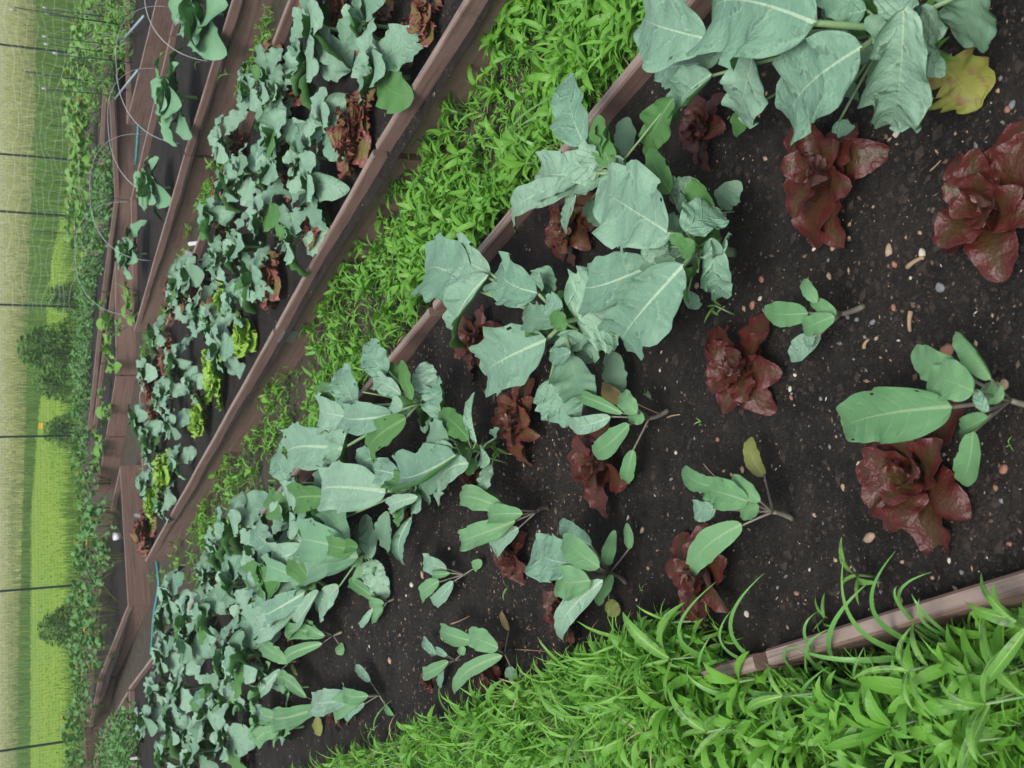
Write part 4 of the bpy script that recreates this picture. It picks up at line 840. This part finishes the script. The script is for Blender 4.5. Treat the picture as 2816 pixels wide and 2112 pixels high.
CR = [DARK]*26+[BARK, BARK, BARK, STONE[1], TWIG]
crumbs('soil_crumbs', 15000, g1, .0014, .006, CR, 1.7)
crumbs('soil_chips', 700, g1b, .0025, .0055, [TWIG, BARK, STONE[0]], 2.5)
crumbs('soil_crumbs', 5000, g1b, .003, .009, [DARK]*4+[BARK], 1.6)
crumbs('soil_clods', 1600, g1, .005, .015, [DARK], 1.3)
crumbs('soil_chips', 1100, g1, .0009, .0028, [TWIG, STONE[2], BARK, BARK], 3.)
crumbs('soil_crumbs', 3500, g2, .002, .008, CR+[TWIG], 2.)
def g3():
    while True:
        p = P(U(700, 1800), U(-60, 1300), 0)
        if inpoly(p, strip): return (p[0], p[1], soilz(p[0], p[1], 3, .0028, 0)+.001)
crumbs('path_litter', 2500, g3, .0015, .006, [TWIG, DARK, STONE[0], DARK], 3.)
# ---------------------------------------------------------------- hoops, stakes, nets, hose
def obj_tube(name, pts, rad, m, label, cat, group=None, n=8):
    o0 = np.array(pts[0], float); mb = MB(); tube(mb, [np.array(p)-o0 for p in pts], rad, n); o = mb.build(name, m); o.location = Vector(o0.tolist()); return tag(o, label, cat, group)
HP = [((581,170),(560,-160),'nearest white hoop over the cabbages, cut by the top of the photo'),((499,395),(470,20),'second white hoop from the top of the photo, over the second cabbage'),((468,545),(437,190),'third white hoop, beside the teal hose'),((417,717),(402,370),'fourth white hoop, crossing the round headed cabbage'),((375,869),(361,556),'farthest white hoop at the end board of the hooped bed')]
for (a, b, lb), hh_ in zip(HP, (.45, .49, .49, .56, .61)):
    A_ = P(*a, TOP-.05); B_ = P(*b, TOP-.05); md = (A_+B_)/2; hv = (B_-A_)/2
    pts = [md-hv*math.copysign(abs(math.cos(t))**.8, math.cos(t))+UP*hh_*math.sin(t)**.85 for t in np.linspace(0, math.pi, 34)]
    obj_tube('hoop', pts, .003, HOOPM, lb, 'hoop', 'white hoops over the cabbage bed')
def stake(bx, by, tx, rad, label, tip=True, z0=.15, gnd=None, group='dark green stakes in the back beds'):
    b = P(bx, by, z0) if gnd is None else gnd; zt = zfor(tx, b[0], b[1])
    t = thing('garden_stake', (b[0], b[1], 0), label, 'stake', group); mb = MB()
    tube(mb, [np.array((0, 0, 0)), np.array((U(-.01, .01), 0, zt*.5)), np.array((U(-.03, .03), 0, zt))], rad, 7); mb.build('shaft', POSTM, t)
    if tip:
        mb = MB(); tube(mb, [np.array((0, 0, zt-.02)), np.array((0, 0, zt+.05))], rad*1.9, 8); o = mb.build('clip', GREYT, t)
for i, (bx, by, tx, lb) in enumerate([(375,75,40,'tallest thin stake near the top of the photo'),(330,51,129,'short stake left of the tallest one'),(365,70,136,'slanting stake behind the tallest one'),(350,131,129,'thin stake just below the two top ones'),(345,150,133,'thin stake beside the thick fence post'),(371,174,158,'stake ending in a grey clip just under the fence post'),(345,269,127,'stake standing alone behind the leafy cabbage')]):
    stake(bx, by, tx, .006, lb)
stake(262,224,71,.011,'thicker dark stake holding up the white netting',tip=False)
stake(230,645,87,.009,'short stake at the lower end of the white netting',tip=False)
# fence: posts and black mesh
FY = lambda px: np.interp(px, [-200, 400, 2112], [21.5, 20.8, 18.8])
posts = [-250, 128, 427, 586, 840, 1201, 1621, 2055, 2420]
fence = thing('mesh_fence', (0, 20, 0), 'tall black mesh fence on dark green posts in front of the lawn', 'fence')
pp = []
for px in posts:
    yy = FY(px); Xx = P(60, px)[0]/P(60, px)[1]*yy*1.0
    # position so that at column 60 of the photo the post is at row px
    a = (60/2.75-512)/FOC; b = (384-px/2.75)/FOC; dirv = np.array((b, c_-a*s_, -s_-a*c_)); k = yy/dirv[1]; Xx = dirv[0]*k
    pp.append(np.array((Xx, yy, 0)))
    mb = MB(); lean = U(-.03, .03)
    tube(mb, [np.array((Xx, yy-20, 0)), np.array((Xx+lean, yy-20, 2.1))], .021, 6); o = mb.build('post', POSTM, fence, smooth=False)
mb = MB(); h = .0007
for a, b in zip(pp[:-1], pp[1:]):
    Ld = np.linalg.norm(b-a); dd = (b-a)/Ld; n = int(Ld/.05)
    for i in range(n):
        p = a+dd*Ld*i/n-np.array((0, 20, 0)); mb.add([p-dd*h, p+dd*h, p+dd*h+UP*2.0, p-dd*h+UP*2.0], [(0, 1, 2, 3)])
    for j in range(41):
        z = UP*(j*.05); p0 = a-np.array((0, 20, 0))+z; p1 = b-np.array((0, 20, 0))+z; mb.add([p0-UP*h, p1-UP*h, p1+UP*h, p0+UP*h], [(0, 1, 2, 3)])
mb.build('mesh', NETB, fence, smooth=False)
# white trellis netting
net = thing('trellis_net', (3.5, 16, 0), 'sagging white trellis netting hung over the squash vines', 'netting'); mb = MB()
na, nb_ = np.array((7.0, 14.6, 0)), np.array((1.1, 17.6, 0))
nx, nz_ = 44, 9
G = np.zeros((nx+1, nz_+1, 3))
for i in range(nx+1):
    u = i/nx; topz = 1.52-.25*u+.08*math.sin(u*9); botz = .45+.1*math.sin(u*14)
    for j in range(nz_+1):
        v = j/nz_
        G[i, j] = na*(1-u)+nb_*u-np.array((3.5, 16, 0))+np.array((.03*math.sin(j*2.1+i*.9)+U(-.02, .02), U(-.04, .04)+.25*v*(1-v), botz+(topz-botz)*v+.035*math.sin(i*1.1+j)+U(-.02, .02)))
for i in range(nx+1): tube(mb, [G[i, j] for j in range(nz_+1)], .001, 4)
for j in range(nz_+1): tube(mb, [G[i, j] for i in range(nx+1)], .0014 if j < nz_ else .002, 4)
mb.build('strands', NETW, net)
obj_tube('garden_hose', [P(x, y, .02) for x, y in [(372,452),(375,425),(377,400),(379,370),(380,345),(376,300)]], .014, HOSEM, 'teal hose lying between the hooped bed and the staked bed', 'hose')
obj_tube('garden_hose', [P(x, y, .02) for x, y in [(424,1500),(432,1554),(437,1605),(432,1640),(425,1677),(421,1715),(419,1750),(415,1800)]], .014, HOSEM, 'teal hose on the path beyond the corner of the middle bed', 'hose')
obj_tube('plastic_pipe', [P(331,118,.3), P(395,44,.26)], .012, flat('pipe_grey', (.25, .36, .40), (.33, .44, .48), 20, .4, 0), 'grey plastic pipe resting across the staked bed near the top', 'pipe')
obj_tube('plastic_pipe', [P(316,272,.3), P(379,193,.26)], .012, bpy.data.materials['pipe_grey'], 'grey plastic pipe leaning beside the leafy cabbage', 'pipe')
# white cup, tags
def cup(p, r, label):
    mb = MB(); tube(mb, [np.array((0, 0, 0)), np.array((0, -.02, r*1.6)), np.array((0, -.02, r*1.6)), np.array((0, -.012, r*.4))], [r*.8, r, r*.82, r*.6], 16); o = mb.build('plastic_cup', WHITE); o.location = Vector(p.tolist()); tag(o, label, 'cup')
cup(P(331, 1474, SOIL), .05, 'small white plastic cup standing in the bean bed')
def ptag(p, w_, h_, lean, label, rz=0):
    bm = bmesh.new(); vs = [(-w_/2, 0, 0), (w_/2, 0, 0), (w_/2, 0, h_*.85), (0, 0, h_), (-w_/2, 0, h_*.85)]
    a = [bm.verts.new(v) for v in vs]; b = [bm.verts.new((v[0], .002, v[2])) for v in vs]; bm.faces.new(a); bm.faces.new(b[::-1])
    for i in range(5): bm.faces.new((a[i], a[(i+1) % 5], b[(i+1) % 5], b[i]))
    bmesh.ops.recalc_face_normals(bm, faces=bm.faces)
    me = bpy.data.meshes.new('plant_tag'); bm.to_mesh(me); bm.free(); me.materials.append(WHITE); o = bpy.data.objects.new('plant_tag', me); COL.objects.link(o)
    o.location = Vector(p.tolist()); o.rotation_euler = (lean, lean*.8, rz); tag(o, label, 'plant tag', 'white plant tags')
ptag(P(392,1422,SOIL), .035, .11, .5, 'slanted white plant tag beside the last lime green lettuce')
ptag(P(545,668,SOIL), .03, .08, -.2, 'white plant tag at the far board behind the broccoli')
ptag(P(530,700,SOIL), .03, .07, .3, 'shorter white plant tag just below its twin')
ptag(P(385,2084,SOIL), .03, .11, .1, 'white plant tag at the far left end board')
obj_tube('marker_flag', [P(131,1162,0), P(131,1162,.0)+UP*.25], .008, POSTM, 'small orange marker flag out on the lawn', 'flag')
fo = bpy.data.objects['marker_flag']; mb = MB(); mb.add([(0, 0, .12), (-.18, .01, .13), (-.18, .01, .25), (0, 0, .24), (0, .01, .12), (-.18, .02, .13), (-.18, .02, .25), (0, .01, .24)], [(0, 1, 2, 3), (7, 6, 5, 4), (0, 3, 7, 4), (1, 5, 6, 2), (0, 4, 5, 1), (3, 2, 6, 7)]); mb.build('flag_cloth', ORG, fo, smooth=False)

# ---------------------------------------------------------------- back garden plants
def bush(name, seed, n, rx, rz, ls, lw, kind, mats, flowers=0, cat='plant', base=.0, el=(0, 60), stalk=0):
    global rs
    old = rs; rs = np.random.RandomState(seed); t = thing(name, (0, 0, 0), '', cat); mb = MB()
    for i in range(n):
        a = U(0, 6.28); rr = rx*math.sqrt(U(0, 1))*(1+.35*math.sin(a*3+seed)+.2*math.sin(a*7)); hh = rz*(1-(rr/rx)**2*.6)*(U(0, 1)**.6)+base
        B = np.array((rr*math.cos(a), rr*math.sin(a), hh)); az = a+U(-1, 1); e = R(U(*el))-.3; dr = np.array((math.cos(az)*math.cos(e), math.sin(az)*math.cos(e), math.sin(e)))
        L_ = ls*U(.6, 1.3)
        leaf(mb, B, B+dr*L_, L_*lw, nrm(UP+np.array((U(-.7, .7), U(-.7, .7), 0))), kind, arch=.1, cL=.3, cR=.3, wave=.03, margin=.08, ntt=5, nss=4, mt=0, mu=0, droop=.2, two=False)
        if i % 6 == 0: tube(mb, [np.array((rr*.2*math.cos(a), rr*.2*math.sin(a), 0)), B*.6, B], .004, 4, m=1)
    if stalk:
        for i in range(stalk): x = U(-rx, rx); tube(mb, [np.array((x, 0, 0)), np.array((x+U(-.02, .02), U(-.05, .05), rz*.8+base))], .005, 4, m=1)
    mb.build('foliage', mats, t)
    for i in range(flowers):
        a = U(0, 6.28); p = np.array((rx*.8*math.cos(a), rx*.5*math.sin(a)-.1, rz*U(.5, 1)+base)); f = MB()
        for k in range(5):
            z = a+k*1.2566; dr = np.array((math.cos(z)*.8, math.sin(z)*.8, .6)); leaf(f, p, p+nrm(dr)*.05, .035, UP, 'oblong', margin=0, ntt=4, nss=2, mt=0, mu=0, two=False)
        f.build('flower', ORG, t)
    rs = old; return t
squash = [bush('squash_vine', 300+k, 46, .34, .28, .13, 1.0, 'round', [FARY, STEM], flowers=2, cat='squash plant', base=.08) for k in range(3)]
tomato = [bush('pepper_plant', 310+k, 70, .22, .32, .09, .4, 'lance', [WEED, STEM], cat='pepper plant') for k in range(2)]
potato = [bush('potato_plant', 320+k, 130, .36, .34, .085, .6, 'broad', [FARL, STEM], cat='potato plant') for k in range(3)]
bean = [bush('bean_plant', 330+k, 60, .26, .22, .09, .75, 'broad', [FARL, OLV], flowers=k % 2, cat='bean plant', base=.28, stalk=3) for k in range(3)]
seedl = [bush('squash_seedling', 340+k, 9, .10, .08, .12, .8, 'round', [FARY, STEM], cat='squash seedling', base=.05) for k in range(2)]
shrub = [bush('shrub', 350+k, 1500, .55, 1.15, .13, .55, 'lance', [FARD, STEM], cat='shrub') for k in range(2)]
def plant_row(pr, pts, lab, group, zc, zoff, sc=(.85, 1.15)):
    place(pr, [P(x, y, zc) for x, y in pts], lab, group, zoff, sc)
sq = [(246,20),(232,70),(250,110),(236,150),(226,200),(246,225),(224,260),(238,300),(222,340),(238,375),(224,420),(234,455),(222,500),(232,540),(220,580),(228,620)]
plant_row(squash, sq, lambda i: 'sprawling yellow green squash vine behind the netting, %s counting down the photo' % ORD[i], 'squash vines along the back', .25, .1, (.9, 1.2))
tm = [(300,15),(330,35),(268,45),(300,75),(275,120),(305,120),(335,95),(300,180),(280,165),(350,150),(360,40),(312,245),(300,215),(370,20),(362,110),(270,300),(262,250)]
plant_row(tomato, tm, lambda i: 'young leafy pepper plant around the stakes, %s of those nearest the photo top' % ORD[i], 'pepper plants around the stakes', .2, .15, (.7, 1.1))
pt = [(268,700),(255,745),(262,560),(268,520),(256,600),(250,800),(246,690),(244,850),(240,900),(238,960),(232,1010),(234,1060),(228,1110),(226,1160),(224,1210),(262,640),(285,620),(290,450),(293,500),(296,540),(250,770),(228,760),(226,820),(224,880),(222,940),(220,1000)]
pt = sorted(pt, key=lambda p: p[1])
plant_row(potato, pt, lambda i: 'bushy dark green potato plant at the back, %s counting down the photo' % ORD[i], 'potato plants along the back', .25, .12, (.7, 1.0))
pl = [(300,2040),(330,2000),(320,2060),(345,2060),(290,2080),(340,2100),(310,2110),(280,2112),(352,2020)]
plant_row(potato, pl, lambda i: 'pale green potato plant in the bottom left bed, %s from its upper corner' % ORD[i], 'potato plants in the bottom left bed', .3, .15, (.7, .95))
bn = [(232,1260),(238,1330),(240,1400),(262,1420),(275,1440),(238,1450),(250,1500),(232,1530),(262,1560),(240,1590),(285,1530),(255,1640),(236,1660),(270,1690),(226,1700),(248,1740),(262,1790),(228,1780),(218,1850),(238,1870),(215,1920),(232,1960),(210,2000),(222,2050),(214,2100)]
plant_row(bean, bn, lambda i: 'thin stalked bean plant in the lower left, %s counting down the photo' % ORD[i], 'bean plants at the lower left', .42, .1, (.75, 1.1))
sd = [(285,860),(292,958),(304,1010),(300,905),(284,1100),(290,1130),(275,1200),(272,1230),(262,1270),(318,895),(355,850),(352,820)]
plant_row(seedl, sd, lambda i: 'small yellow green squash seedling, %s counting down the photo' % ORD[i], 'squash seedlings in the wedge shaped bed', .3, .17, (.9, 1.4))
plant_row(shrub, [(215,960),(205,1055),(214,1185),(218,820),(222,1720)], lambda i: ['big dark green shrub beyond the fence, tallest of them', 'shrub with sparse crown just below the tallest one', 'low dark shrub at the foot of a fence post', 'low shrub beside the post above the tallest shrub', 'small dark shrub at the lower left lawn edge'][i], 'shrubs at the lawn edge', .0, 0, (.5, .8))
bpy.data.objects['shrub'].scale = (1, 1, 1.0)

# ---------------------------------------------------------------- humid summer air
hm = bpy.data.materials.new('haze_air'); hm.use_nodes = True; ht = hm.node_tree; ht.nodes.remove(ht.nodes['Principled BSDF'])
pv = ht.nodes.new('ShaderNodeVolumePrincipled'); pv.inputs['Color'].default_value = (.9, .95, .92, 1); pv.inputs['Density'].default_value = .0019
ht.links.new(pv.outputs[0], ht.nodes['Material Output'].inputs['Volume'])
hb = MB(); X0, X1, Y0, Y1, Z0, Z1 = -705, 705, -305, 905, -1.1, 2.8
hb.add([(X0, Y0, Z0), (X1, Y0, Z0), (X1, Y1, Z0), (X0, Y1, Z0), (X0, Y0, Z1), (X1, Y0, Z1), (X1, Y1, Z1), (X0, Y1, Z1)], [(3, 2, 1, 0), (4, 5, 6, 7), (0, 1, 5, 4), (1, 2, 6, 5), (2, 3, 7, 6), (3, 0, 4, 7)])
tag(hb.build('haze', hm, smooth=False), kind='stuff')
